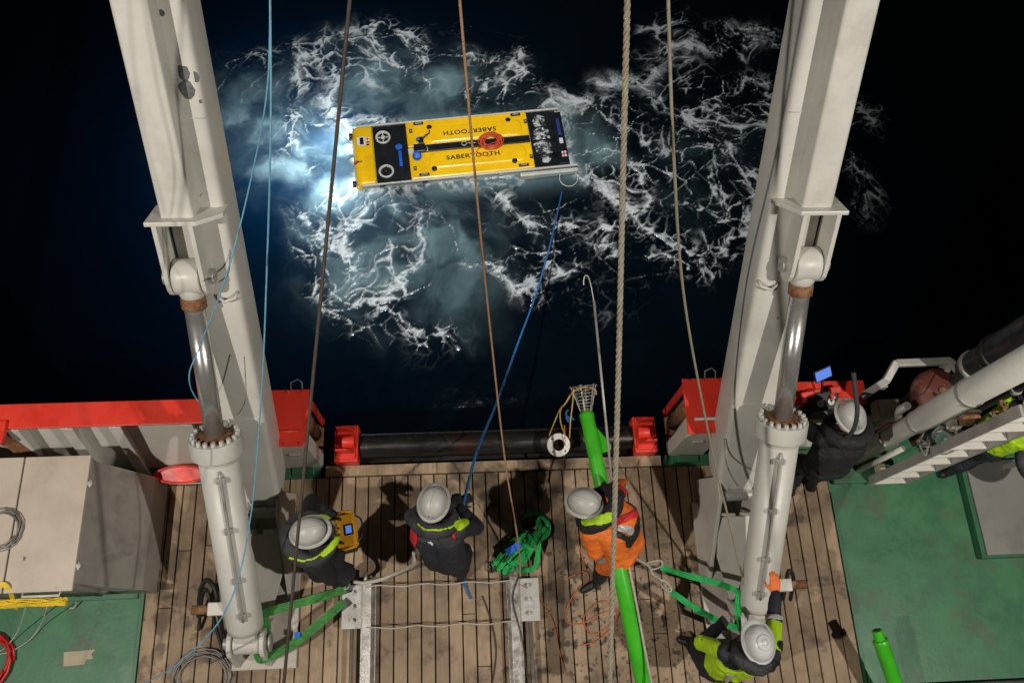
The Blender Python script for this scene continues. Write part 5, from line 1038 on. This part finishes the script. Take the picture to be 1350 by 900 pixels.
    if top_knob:
        b = MB(); b.lathe(hp, hu, [(.066, .119), (.064, .131), (.05, .140), (.026, .142), (.024, .150), (.006, .152)], 28, True, sx=.95, sy=1.05, up=hf); b.build('crown_ring', helmet, hm)
    else:
        for off, rr2 in ((0, .011), (-.032, .006), (.032, .006)):
            pts = []
            for i in range(13):
                a = -1.15 + 2.3 * i / 12; pts.append(hp + hf * (.151 * math.sin(a)) + hu * (.139 * math.cos(a) - (.004 if off else .003)) * 1.0 + hx * off - hu * (abs(off) * .22))
            b = MB(); b.tube(pts, rr2, 6); b.build('ridge', helmet, hm)
    return t
def U(a): return Vector((math.cos(R(a)), math.sin(R(a)), 0))
def rightof(a): return Vector((math.sin(R(a)), -math.cos(R(a)), 0))
def arc(c, ex, ey, r0, r1, a0, a1, n=10):
    c = Vector(c); return [tuple(c + Vector(ex) * (r0 * math.cos(R(a0 + (a1 - a0) * i / n))) + Vector(ey) * (r1 * math.sin(R(a0 + (a1 - a0) * i / n)))) for i in range(n + 1)]

# --- the operator in black, with the yellow control box
hA = 12; f = U(hA); r = rightof(hA)
cA = V(-1.145, 1.21, 1.12)
person((-1.40, 1.06), 'worker in black with raised hood, holding a yellow control box', dict(
    pelvis=V(-1.42, 1.02, .95), chest=V(-1.40, 1.06, 1.28), neck=V(-1.39, 1.10, 1.50), head=V(-1.40, 1.13, 1.60), head_up=V(-.02, .05, 1), face=f * 1 + V(0, 0, -.35), right=r,
    handR=cA - f * .08 + r * .15 - V(0, 0, .03), handL=cA - f * .08 - r * .15 - V(0, 0, .03), pointR=f, pointL=f, elbowR=r * 1.6 - f * .5 - V(0, 0, .6), elbowL=-r * 1 - f * .3 - V(0, 0, .6),
    footR=V(-1.34, .84, 0), footL=V(-1.42, 1.20, 0)),
    dict(jacket='black_cloth', hood='charcoal_cloth', trousers='navy_cloth', glove='glove_black'),
    [('collar_band', 'hivis_yellow', .024, [(-1.277, 0.953, 1.400), (-1.216, 1.012, 1.380), (-1.179, 1.084, 1.330)], ('hood', 'jacket', 'shoulder', 'sleeve')), ('collar_piping', 'hivis_yellow', .009, [(-1.549, 0.929, 1.420), (-1.436, 0.899, 1.420), (-1.351, 0.915, 1.420), (-1.300, 0.952, 1.420)]),
     ('collar_tab', 'hivis_yellow', .02, [(-1.320, 1.278, 1.450), (-1.258, 1.274, 1.420)], ('hood', 'jacket', 'shoulder', 'sleeve'))], hr_=.165, bulk=1.2, seed=3)
t = thing('control_box', cA - V(0, 0, .09), 'yellow remote control box with a small blue screen held by the hooded worker', 'control box')
Mz = Matrix.Rotation(R(hA - 4), 3, 'Z') @ Matrix.Rotation(R(-12), 3, 'Y')
b = MB(); b.box(cA, (.19, .30, .10), Mz); bx_ = b.build('case', 'box_yellow', t, bevel=.02)
b = MB(); b.box(cA + Mz @ V(.04, .0, .052), (.085, .10, .02), Mz); sb = b.build('screen_bezel', 'black_plastic', t, bevel=.006)
b = MB(); b.box(cA + Mz @ V(.042, .0, .064), (.055, .07, .006), Mz); b.build('screen', 'screen_blue', sb)
for y_ in (-.11, .11):
    b = MB(); b.cyl(cA + Mz @ V(-.03, y_, .05), cA + Mz @ V(-.03, y_, .085), .014, n=12); b.sphere(cA + Mz @ V(-.03, y_, .092), .018, 10, 7); b.build('joystick', 'black_plastic', t)
for k in range(5):
    b = MB(); b.cyl(cA + Mz @ V(-.055, -.06 + .03 * k, .05), cA + Mz @ V(-.055, -.06 + .03 * k, .062), .008, n=10); b.build('button', 'black_plastic' if k % 2 else 'label_white', t)
for s in (-1, 1):
    b = MB(); b.tube([cA + Mz @ V(-.08, s * .155, .02), cA + Mz @ V(0, s * .175, .06), cA + Mz @ V(.09, s * .155, .02)], .013, 8); b.build('guard_rail', 'box_yellow', t)
b = MB(); b.tube(spline([cA + Mz @ V(.09, -.12, 0), cA + Mz @ V(.14, -.05, -.02), cA + Mz @ V(.14, .08, -.03), cA + Mz @ V(.09, .13, 0)], 6), .008, 6); b.build('carry_strap', 'black_plastic', t)

# --- the line handler in dark blue
hB = 75; f = U(hB); r = rightof(hB)
person((-.24, 1.0), 'worker in dark blue handling the blue rope, seen from behind', dict(
    pelvis=V(-.24, .96, .93), chest=V(-.30, 1.10, 1.25), neck=V(-.32, 1.24, 1.47), head=V(-.325, 1.33, 1.58), head_up=V(-.0, .10, 1), face=f + V(0, 0, -.5), right=V(.95, -.30, 0),
    handR=V(-.105, 1.40, 1.12), handL=V(-.11, 1.46, 1.03), pointR=V(-.2, 1, -.2), pointL=V(.9, .3, 0), elbowR=V(1, -.3, -.7), elbowL=V(-.8, .2, -.6), curlR=V(1.3, 0, 0), curlL=V(1.3, 0, 0),
    footR=V(-.10, .88, 0), footL=V(-.36, 1.14, 0), kneeR=f, kneeL=f),
    dict(jacket='navy_cloth', shoulder='charcoal_cloth', hood='charcoal_cloth', trousers='black_cloth', glove='glove_black'),
    [('collar_band', 'hivis_yellow', .042, [(-0.107, 1.163, 1.300), (-0.058, 1.205, 1.280)], ('jacket', 'shoulder', 'sleeve', 'hood', 'forearm')), ('collar_piping', 'hivis_yellow', .008, [(-0.455, 1.168, 1.440), (-0.396, 1.115, 1.420), (-0.275, 1.107, 1.400), (-0.181, 1.133, 1.380), (-0.098, 1.187, 1.360)]),
     ('harness_strap', 'strap_red', .035, [(-0.515, 1.150, 1.350), (-0.504, 1.090, 1.200), (-0.532, 1.036, 1.100)], ('jacket', 'shoulder', 'sleeve')), ('harness_strap', 'strap_red', .022, [(-0.163, 1.138, 1.250), (-0.146, 1.083, 1.150)], ('jacket', 'shoulder', 'sleeve', 'trousers')),
     ('chest_logo', 'label_white', .011, [(-0.393, 1.069, 1.220), (-0.347, 1.032, 1.180)], ('jacket',)), ('pocket_label', 'label_white', .02, [(-0.235, 0.996, 1.000), (-0.207, 1.008, 1.000)], ('jacket', 'trousers'))], hr_=.15, bulk=1.14, seed=9)

# --- the worker in orange, bent over the green tube
fC = V(-.80, .60, 0); rC = V(.60, .80, 0)
person((1.42, .95), 'worker in orange hi-vis suit bending over the green tube', dict(
    pelvis=V(1.45, .98, .97), chest=V(1.34, 1.14, 1.24), neck=V(1.16, 1.28, 1.40), head=V(1.06, 1.32, 1.42), head_up=V(-.28, .14, .95), face=V(-.85, .35, -.6), right=rC,
    handR=V(1.37, 1.56, .86), handL=V(1.24, 1.12, .93), elbowR=V(1, .45, .5), elbowL=V(-.2, -1, .1), pointR=V(-.4, .2, -.8), pointL=V(.5, .3, -.6),
    footR=V(1.60, 1.02, 0), footL=V(1.30, .76, 0), kneeR=V(.2, .9, 0), kneeL=V(-.5, .35, 0), toeL=V(-.75, -.4, 0).normalized(), toeR=V(-.4, .9, 0).normalized()),
    dict(jacket='hivis_orange', shoulder='hivis_orange', sleeve='hivis_orange', hood='black_cloth', trousers='hivis_orange', shin='black_cloth', glove='glove_black', boot='boot'),
    [('reflective_band', 'reflective', .035, [(1.256, 1.154, 1.250), (1.349, 1.109, 1.300), (1.462, 1.092, 1.250)], ('jacket',)), ('reflective_band', 'reflective', .03, [(1.239, 0.902, 0.720), (1.348, 0.869, 0.720), (1.455, 0.876, 0.750)], ('trousers', 'shin')), ('reflective_band', 'reflective', .03, [(1.478, 1.503, 1.300), (1.549, 1.463, 1.200)], ('sleeve',)),
     ('harness_strap', 'strap_black', .032, [(1.374, 1.421, 1.450), (1.510, 1.337, 1.350), (1.579, 1.249, 1.200), (1.515, 1.070, 1.100), (1.437, 0.974, 1.000)], None), ('harness_strap', 'strap_red', .033, [(1.325, 1.164, 1.350), (1.427, 1.201, 1.350), (1.573, 1.263, 1.200)], None), ('harness_strap', 'strap_red', .025, [(1.388, 1.486, 1.400), (1.461, 1.423, 1.350), (1.510, 1.395, 1.300)], None), ('leg_strap', 'strap_black', .04, [(1.273, 0.999, 0.850), (1.329, 0.977, 0.900)], None), ('harness_strap', 'strap_black', .028, [(1.292, 1.064, 1.100), (1.424, 1.017, 1.100)], None),
     ('collar_band', 'hivis_yellow', .04, [(1.038, 1.155, 1.300), (1.140, 1.148, 1.320), (1.241, 1.172, 1.360)], ('hood', 'shoulder', 'jacket', 'sleeve'))], hr_=.175, bulk=1.16, seed=14)

# --- the worker in yellow steadying the right cylinder
f = U(95); r = rightof(95)
person((2.34, .0), 'worker in yellow hi-vis jacket reaching up to the right cylinder', dict(
    pelvis=V(2.27, -.10, .94), chest=V(2.33, -.04, 1.27), neck=V(2.38, .01, 1.48), head=V(2.40, .06, 1.58), head_up=V(.02, .02, 1), face=f + V(0, 0, -.4), right=V(.93, -.10, 0),
    handR=V(2.755, .50, 1.20), handL=V(2.24, .24, 1.05), pointR=V(.0, .9, .3), backR=V(0, -.3, 1), curlR=V(.45, 0, 0), elbowR=V(.5, -.3, -.6), elbowL=V(-1, -.2, -.3),
    footR=V(2.44, -.08, 0), footL=V(2.26, .10, 0), toeL=V(-.85, .3, 0).normalized(), kneeL=V(-.6, .7, 0)),
    dict(jacket='hivis_yellow', shoulder='navy_cloth', sleeve='hivis_yellow', forearm='navy_cloth', hood='charcoal_cloth', trousers='navy_cloth', gloveR='glove_orange', gloveL='glove_black'),
    [('reflective_band', 'reflective', .022, [(2.601, 0.294, 1.350), (2.728, 0.277, 1.330)], ('sleeve', 'forearm')), ('reflective_band', 'reflective', .022, [(2.228, -0.064, 1.000), (2.203, -0.146, 1.000), (2.256, -0.213, 0.950)], ('jacket', 'trousers')),
     ('vest_strap', 'strap_black', .05, [(2.178, 0.086, 1.300), (2.272, 0.006, 1.400), (2.393, -0.073, 1.400), (2.588, -0.130, 1.350)], None), ('vest_strap', 'strap_black', .04, [(2.649, 0.050, 1.450), (2.723, -0.014, 1.400)], None)], helmet='helmet_clean', bulk=1.12, seed=21, top_knob=True)

# --- the pilot at the rail in black
f = U(98); r = rightof(98); cE = V(3.54, 2.31, 1.14)
person((3.60, 1.78), 'worker in black overalls at the rail holding a red control box', dict(
    pelvis=V(3.57, 1.72, .93), chest=V(3.57, 1.82, 1.26), neck=V(3.57, 1.93, 1.47), head=V(3.575, 2.0, 1.58), head_up=V(.0, .1, 1), face=f + V(0, 0, -.4), right=V(.99, .12, 0),
    handR=cE + V(.16, -.06, -.04), handL=cE + V(-.14, -.05, -.01), pointR=f, pointL=f, elbowR=V(1.3, -.3, -.2), elbowL=V(-1.2, -.4, -.2),
    footR=V(3.74, 1.70, 0), footL=V(3.50, 1.66, 0)),
    dict(jacket='black_cloth', hood='black_cloth', trousers='navy_cloth', gloveL='glove_blue', gloveR='glove_black'),
    [('harness_strap', 'charcoal_cloth', .035, [(3.377, 1.926, 1.400), (3.494, 1.827, 1.250), (3.568, 1.770, 1.100)], ('jacket', 'shoulder')), ('harness_strap', 'charcoal_cloth', .035, [(3.682, 1.896, 1.420), (3.588, 1.809, 1.250), (3.568, 1.770, 1.100)], ('jacket', 'shoulder'))], hr_=.15, bulk=1.25, seed=31)
t = thing('control_box', cE - V(0, 0, .08), 'red and black remote control box with a tilted display at the rail', 'control box')
Mz = Matrix.Rotation(R(8), 3, 'Z') @ Matrix.Rotation(R(10), 3, 'X')
b = MB(); b.box(cE, (.34, .20, .10), Mz); b.build('case', 'black_plastic', t, bevel=.02)
for x_, y_, sx_, sy_ in ((-.15, .09, .13, .06), (.14, .09, .11, .07), (.17, -.03, .06, .08), (-.05, .11, .07, .04), (.09, .03, .05, .06), (-.19, .03, .05, .05)):
    b = MB(); b.box(cE + Mz @ V(x_, y_, .045), (sx_, sy_, .045), Mz); b.build('red_trim', 'box_red', t, bevel=.012)
for x_ in (-.05, .06):
    b = MB(); b.cyl(cE + Mz @ V(x_, -.02, .05), cE + Mz @ V(x_, -.02, .07), .034, n=18); jk = b.build('joystick_boot', 'galvanised', t)
    b = MB(); b.cyl(cE + Mz @ V(x_, -.02, .07), cE + Mz @ V(x_ + .02, .02, .13), .008, n=8); b.build('joystick', 'label_white', jk)
Mt = Matrix.Rotation(R(22), 3, 'Z') @ Matrix.Rotation(R(38), 3, 'X'); cT = V(3.529, 2.545, 1.300)
b = MB(); b.box(cT, (.20, .125, .014), Mt); tb_ = b.build('display', 'black_plastic', t, bevel=.005)
b = MB(); b.box(cT + Mt @ V(0, 0, .008), (.175, .10, .004), Mt); b.build('screen', 'screen_blue', tb_)
b = MB(); b.cyl(cE + Mz @ V(0, .08, .05), cT - Mt @ V(0, .02, .01), .014, n=10); b.build('display_arm', 'black_plastic', t)
# whip hose arching over that helmet
rope('whip_hose', [(3.436, 1.774, 1.350), (3.482, 1.801, 1.500), (3.499, 1.843, 1.750), (3.475, 1.950, 1.950), (3.449, 2.111, 2.050), (3.416, 2.270, 2.150)], .021, 'charcoal_cloth', 'dark flat hose rising past the helmet of the worker at the rail', 'hose')
b = MB(); b.tube([V(3.478, 1.770, 1.300) + V(.055 * math.cos(a), .05 * math.sin(a), 0) for a in [i * math.pi / 8 for i in range(16)]], .011, 6, closed=True); tag(b.build('harness_ring', 'galvanised'), 'steel ring on the back of the worker at the rail', 'ring')

# --- the worker standing behind the ladder
person((5.24, 1.89), 'worker in yellow jacket half hidden behind the ladder', dict(
    pelvis=V(5.28, 1.91, .93), chest=V(5.32, 1.95, 1.26), neck=V(5.36, 1.99, 1.47), head=V(5.39, 2.03, 1.58), head_up=V(.05, .05, 1), face=V(.9, .45, -.4), right=V(.45, -.89, 0),
    handR=V(5.68, 1.89, 1.05), handL=V(5.61, 2.27, 1.10), elbowR=V(-.2, -1, -.3), elbowL=V(-.2, 1, -.3),
    footR=V(5.29, 1.77, 0), footL=V(5.16, 2.05, 0)),
    dict(jacket='hivis_yellow', shoulder='hivis_yellow', hood='navy_cloth', trousers='navy_cloth', forearm='navy_cloth', glove='glove_orange'), [], bulk=1.1, seed=41)

# ------------------------------------------------------------------ gear on the starboard quarter
t = thing('deck_hatch', (6.3, 1.36, 0), 'low grey hatch cover with green coaming at the right edge', 'hatch')
b = MB(); b.box((6.40, 1.36, .045), (1.92, 1.06, .10)); b.build('coaming', 'green_coaming', t, bevel=.006)
b = MB(); b.box((6.42, 1.37, .108), (1.86, 1.02, .026)); b.build('cover', 'grey_hatch', t, bevel=.008)
# ladder standing upright beside the davit post
t = thing('ladder', (4.580, 1.691, 0.000), 'upright grey ladder with white rungs beside the davit post', 'ladder')
la = V(4.396, 1.704, 0.050); lb = V(4.790, 1.699, 0.050); top_ = 2.75
for q in (la, lb):
    b = MB(); b.box((q.x, q.y, .05 + top_ / 2), (.028, .095, top_)); b.build('stile', 'dull_tube', t, bevel=.006)
for k in range(9):
    z_ = .10 + .31 * k; b = MB(); b.box(((la.x + lb.x) / 2, (la.y + lb.y) / 2, z_), (lb.x - la.x - .03, .085, .028)); b.build('rung', 'white_plain', t, bevel=.006)
# davit post
pb = V(4.265, 1.976, 0.000)
t = thing('davit_post', pb, 'stained white davit post rising beside the ladder', 'davit')
b = MB(); b.lathe(pb, (0, 0, 1), [(.10, 0), (.10, .02), (.095, .06), (.095, 1.45), (.118, 1.7), (.122, 3.9)], 32); b.build('post', 'white_paint', t)
b = MB(); b.lathe(pb, (0, 0, 1), [(.20, .0), (.20, .03), (.12, .035)], 28); fl_ = b.build('foot_flange', 'rust_red', t)
for k in range(6):
    a = k * math.pi / 3; b = MB(); b.cyl((pb.x + .165 * math.cos(a), pb.y + .165 * math.sin(a), .03), (pb.x + .165 * math.cos(a), pb.y + .165 * math.sin(a), .06), .016, n=6, smooth=False); b.build('bolt', 'rust', fl_)
for z_ in (.9, 1.5, 2.4):
    b = MB(); b.lathe((pb.x, pb.y, z_), (0, 0, 1), [(.09, -.02), (.13 if z_ > 1.6 else .11, -.02), (.13 if z_ > 1.6 else .11, .02), (.09, .02)], 28, False, smooth=False); b.build('collar', 'dull_tube', t)
b = MB(); b.cyl((pb.x + .05, pb.y + .22, .1), (pb.x + .05, pb.y + .22, 1.3), .04, n=14); b.build('brace_tube', 'dull_tube', t)
b = MB(); b.cyl((pb.x + .02, pb.y - .16, .05), (pb.x + .02, pb.y - .16, 1.1), .028, n=12); b.build('conduit', 'white_plain', t)
# turning blocks and tangled lines made fast on the post
rq = random.Random(12)
for k, (px_, lab) in enumerate(((V(4.409, 1.805, 1.620), 'teal pulley block lashed low on the davit post'), (V(4.454, 1.899, 1.750), 'grey pulley block lashed to the davit post under the rope'), (V(4.484, 1.898, 1.950), 'brown pulley block at the top of the lashing'))):
    t = thing('pulley_block', px_, lab, 'pulley', 'pulley blocks on the davit post'); ax_ = V(rq.uniform(-.4, .4), -.8, .6).normalized()
    for s in (-1, 1):
        b = MB(); b.lathe(px_ + ax_ * s * .035, ax_, [(.02, -.008), (.085, -.008), (.09, 0), (.085, .008), (.02, .008)], 20); b.build('cheek', ('teal_paint', 'dull_tube', 'rust')[k], t)
    b = MB(); b.lathe(px_ - ax_ * .022, ax_, [(.07, 0), (.055, .012), (.055, .032), (.07, .044)], 20); b.build('sheave', 'galvanised', t)
    b = MB(); b.tube([px_ + V(.09 * math.cos(a), .02, .06 + .05 * math.sin(a)) for a in [i * math.pi / 6 for i in range(12)]], .012, 6, closed=True); b.build('becket', 'galvanised', t)
def tangle(c, rad, n, rw, m, label, seed, cat='rope'):
    q = random.Random(seed); pts = [V(*c) + V(q.uniform(-1, 1) * rad[0], q.uniform(-1, 1) * rad[1], q.uniform(-1, 1) * rad[2]) for _ in range(n)]
    return tag(MB().tube(spline(pts, 7), rw, 6).build('rope_tangle', m), label, cat)
tangle((4.480, 1.877, 1.720), (.22, .16, .12), 16, .011, 'rope_tan', 'tan rope tangled over the pulley blocks', 3)
tangle((4.520, 1.926, 1.900), (.12, .08, .08), 14, .009, 'cord_orange', 'orange cord tangled round the uppermost pulley block', 6)
tangle((4.381, 1.757, 1.500), (.16, .10, .10), 11, .010, 'wire_grey', 'grey wire tangled below the pulley blocks', 8)
tangle((4.897, 1.928, 1.700), (.14, .08, .10), 12, .009, 'teal_paint', 'green cord bundle between the post and the ladder', 10)
tangle((4.912, 1.956, 1.900), (.10, .07, .08), 10, .009, 'rust', 'brown cord bundle near the top of the ladder', 11)
rope('green_lashing', [(4.814, 2.430, 1.550), (4.749, 2.315, 1.600), (4.675, 2.187, 1.650), (4.585, 2.085, 1.700)], .007, 'sling_green', 'thin green lashing hanging to the white ring', 'cord')
b = MB(); c_ = V(4.584, 2.077, 1.750)
for k in range(4): b.tube([c_ + V((.05 + .004 * k) * math.cos(a), (.045 + .004 * k) * math.sin(a), .012 * k) for a in [i * math.pi / 9 for i in range(18)]], .0085, 6, closed=True)
tag(b.build('rope_ring', 'rope_white'), 'coiled white rope ring hanging above the pulley blocks', 'ring')
# outboard guard frame with the rusty warping roller inside it
t = thing('guard_frame', (4.672, 2.688, 1.100), 'grey bent tube guard frame outboard of the rusty roller', 'frame')
q = [V(3.949, 2.343, 1.150), V(4.206, 2.487, 1.200), V(4.320, 2.653, 1.250), V(4.874, 2.661, 1.250), V(5.085, 2.437, 1.200)]
for a_, c_ in zip(q[:-1], q[1:]):
    b = MB(); b.bar(a_, c_ + (c_ - a_).normalized() * .02, .075, .06); b.build('tube', 'dull_tube', t, bevel=.008)
for a_ in (q[1], q[3]):
    b = MB(); b.bar((a_.x, a_.y - .03, 1.08), (a_.x, a_.y - .03, a_.z - .03), .05, .05, up=(0, 1, 0)); b.build('upright', 'dull_tube', t)
b = MB(); b.bar(q[3] + V(.0, -.06, -.02), V(4.822, 2.512, 1.120), .05, .03); b.build('stay', 'dull_tube', t)
rb = V(4.757, 2.356, 0.900)
t = thing('warping_roller', (rb.x, rb.y, .1), 'rusty red warping roller inside the grey guard frame', 'roller')
b = MB(); b.lathe((rb.x, rb.y, .1), (0, 0, 1), [(.24, 0), (.24, .05), (.17, .12), (.15, .45), (.18, .85), (.255, .95), (.265, 1.02), (.255, 1.09), (.20, 1.12), (.05, 1.125)], 36); b.build('drum', 'rust_red', t)
b = MB(); b.lathe((rb.x, rb.y, 1.225), (0, 0, 1), [(.05, 0), (.05, .02), (.02, .03)], 16); b.build('grease_cap', 'rust', t)
for nm_, cpos, sz, m_, lab in (('junction_box', (4.275, 2.250, 0.950), (.24, .2, .16), 'beige_lid', 'beige junction box on the rail beside the rusty roller'), ('junction_box', (3.533, 2.255, 0.900), (.24, .17, .14), 'grey_hatch', 'pale grey junction box on the rail left of the worker'), ('wood_chock', (4.442, 1.794, 0.250), (.07, .10, .12), 'cream_patch', 'small pale wood chock below the davit post')):
    t = thing(nm_, V(*cpos) - V(0, 0, sz[2] / 2), lab, 'box' if nm_ != 'wood_chock' else 'chock')
    b = MB(); b.box(cpos, sz); bo = b.build('case', m_, t, bevel=.012)
    b = MB(); b.box(V(*cpos) + V(0, 0, sz[2] / 2 + .008), (sz[0] * .92, sz[1] * .9, .014)); b.build('top', m_, t, bevel=.005)
    b = MB(); b.box((cpos[0], cpos[1], (cpos[2] - sz[2] / 2) / 2), (.06, .06, cpos[2] - sz[2] / 2)); b.build('leg', 'green_coaming' if nm_ == 'wood_chock' else 'dull_tube', t)
# tall black buoys lashed in the corner and pale stanchions
for k, (px_, r_, z0_, z1_, lab) in enumerate(((V(4.925, 2.495, 1.750), .15, 1.45, 2.0, 'black cylinder on a stand at the rail, nearer the guard frame'), (V(4.893, 2.457, 2.100), .185, 1.9, 2.8, 'larger black cylinder at the right edge with an orange strap'))):
    t = thing('black_cylinder', (px_.x, px_.y, .1), lab, 'cylinder')
    b = MB(); b.lathe((px_.x, px_.y, z0_), (0, 0, 1), [(r_ * .6, 0), (r_ * .95, .01), (r_, .04), (r_, z1_ - z0_ - .04), (r_ * .95, z1_ - z0_ - .01), (r_ * .5, z1_ - z0_)], 32); b.build('body', 'black_pipe', t)
    b = MB(); b.cyl((px_.x, px_.y, .1), (px_.x, px_.y, z0_ + .02), .05, n=14); b.build('stand', 'black_pipe', t)
    for z_ in (z0_ + .12, z1_ - .10):
        b = MB(); b.lathe((px_.x, px_.y, z_), (0, 0, 1), [(r_ - .002, -.03), (r_ + .014, -.025), (r_ + .014, .025), (r_ - .002, .03)], 32, False); b.build('hoop', 'dull_tube' if (k == 0 and z_ < 1.7) else 'black_rubber', t)
    if k:
        b = MB(); b.tube([(px_.x - .17, px_.y + .10, z1_ - .06), (px_.x - .05, px_.y + .17, z1_ - .02), (px_.x + .1, px_.y + .17, z1_ - .02)], .014, 6); b.build('orange_strap', 'cord_orange', t)
t = thing('bracket_plate', (5.124, 2.604, 1.300), 'pale upright bracket plate beside the black cylinders', 'bracket')
b = MB(); b.box((5.018, 2.561, 1.450), (.05, .10, .4)); b.build('plate', 'dull_tube', t, bevel=.006); b = MB(); b.box(V(5.018, 2.561, 1.450) + V(.05, -.02, -.05), (.04, .12, .3)); b.build('plate', 'galvanised', t, bevel=.006)
b = MB(); b.cyl(V(4.972, 2.431, 1.420) - V(0, 0, .3), (4.972, 2.431, 1.420), .03, n=12); b.sphere((4.956, 2.437, 1.450), .085, 20, 12, (1, 1, .7)); tag(b.build('round_float', 'auv_white'), 'round pale float on a peg beside the guard frame', 'float')
for k, (px_, z0_, z1_, r_, lab) in enumerate(((V(5.044, 2.255, 1.300), 1.3, 2.75, .055, 'pale upright pipe standing above the davit post'), (V(5.062, 2.161, 1.600), 1.5, 2.5, .04, 'thin dark stanchion beside the pale upright pipe'))):
    t = thing('stanchion_pipe', (px_.x, px_.y, .1), lab, 'pipe')
    b = MB(); b.lathe((px_.x, px_.y, .1), (0, 0, 1), [(r_, 0), (r_, z1_ - .1), (r_ * .78, z1_ - .1), (r_ * .78, z1_ - .25)], 22, smooth=True); o_ = b.build('pipe', 'white_plain' if k == 0 else 'black_pipe', t); o_.modifiers.new('es', 'EDGE_SPLIT').split_angle = R(40)
    b = MB(); b.lathe((px_.x, px_.y, z0_ + .35), (0, 0, 1), [(r_, -.02), (r_ + .015, -.02), (r_ + .015, .02), (r_, .02)], 20, False, smooth=False); b.build('clamp', 'dull_tube', t)
t = thing('life_ring', (6.445, 1.903, 0.000), 'round dark case with a white rim at the right edge', 'life ring')
c_ = V(5.823, 1.688, 1.000)
b = MB(); b.lathe(c_, (-.3, -.25, 1), [(.30, -.04), (.32, 0), (.30, .04), (.05, .045)], 36); b.build('case', 'black_rubber', t)
b = MB(); b.lathe(c_ + V(0, 0, .03), (-.3, -.25, 1), [(.20, 0), (.235, .02), (.25, .04), (.24, .055), (.2, .04)], 36, False); b.build('rim', 'white_plain', t)
b = MB(); b.bar(c_ + V(.1, .1, -.04), (c_.x + .1, c_.y + .1, 0), .05, .05, up=(0, 1, 0)); b.build('stand', 'dull_tube', t)
t = thing('coaming_box', (4.428, 1.579, 0.000), 'low rust stained green plinth under the davit post', 'plinth')
b = MB(); b.box((4.35, 1.86, .035), (.72, .34, .07)); b.build('plinth', 'green_deck', t, bevel=.01)
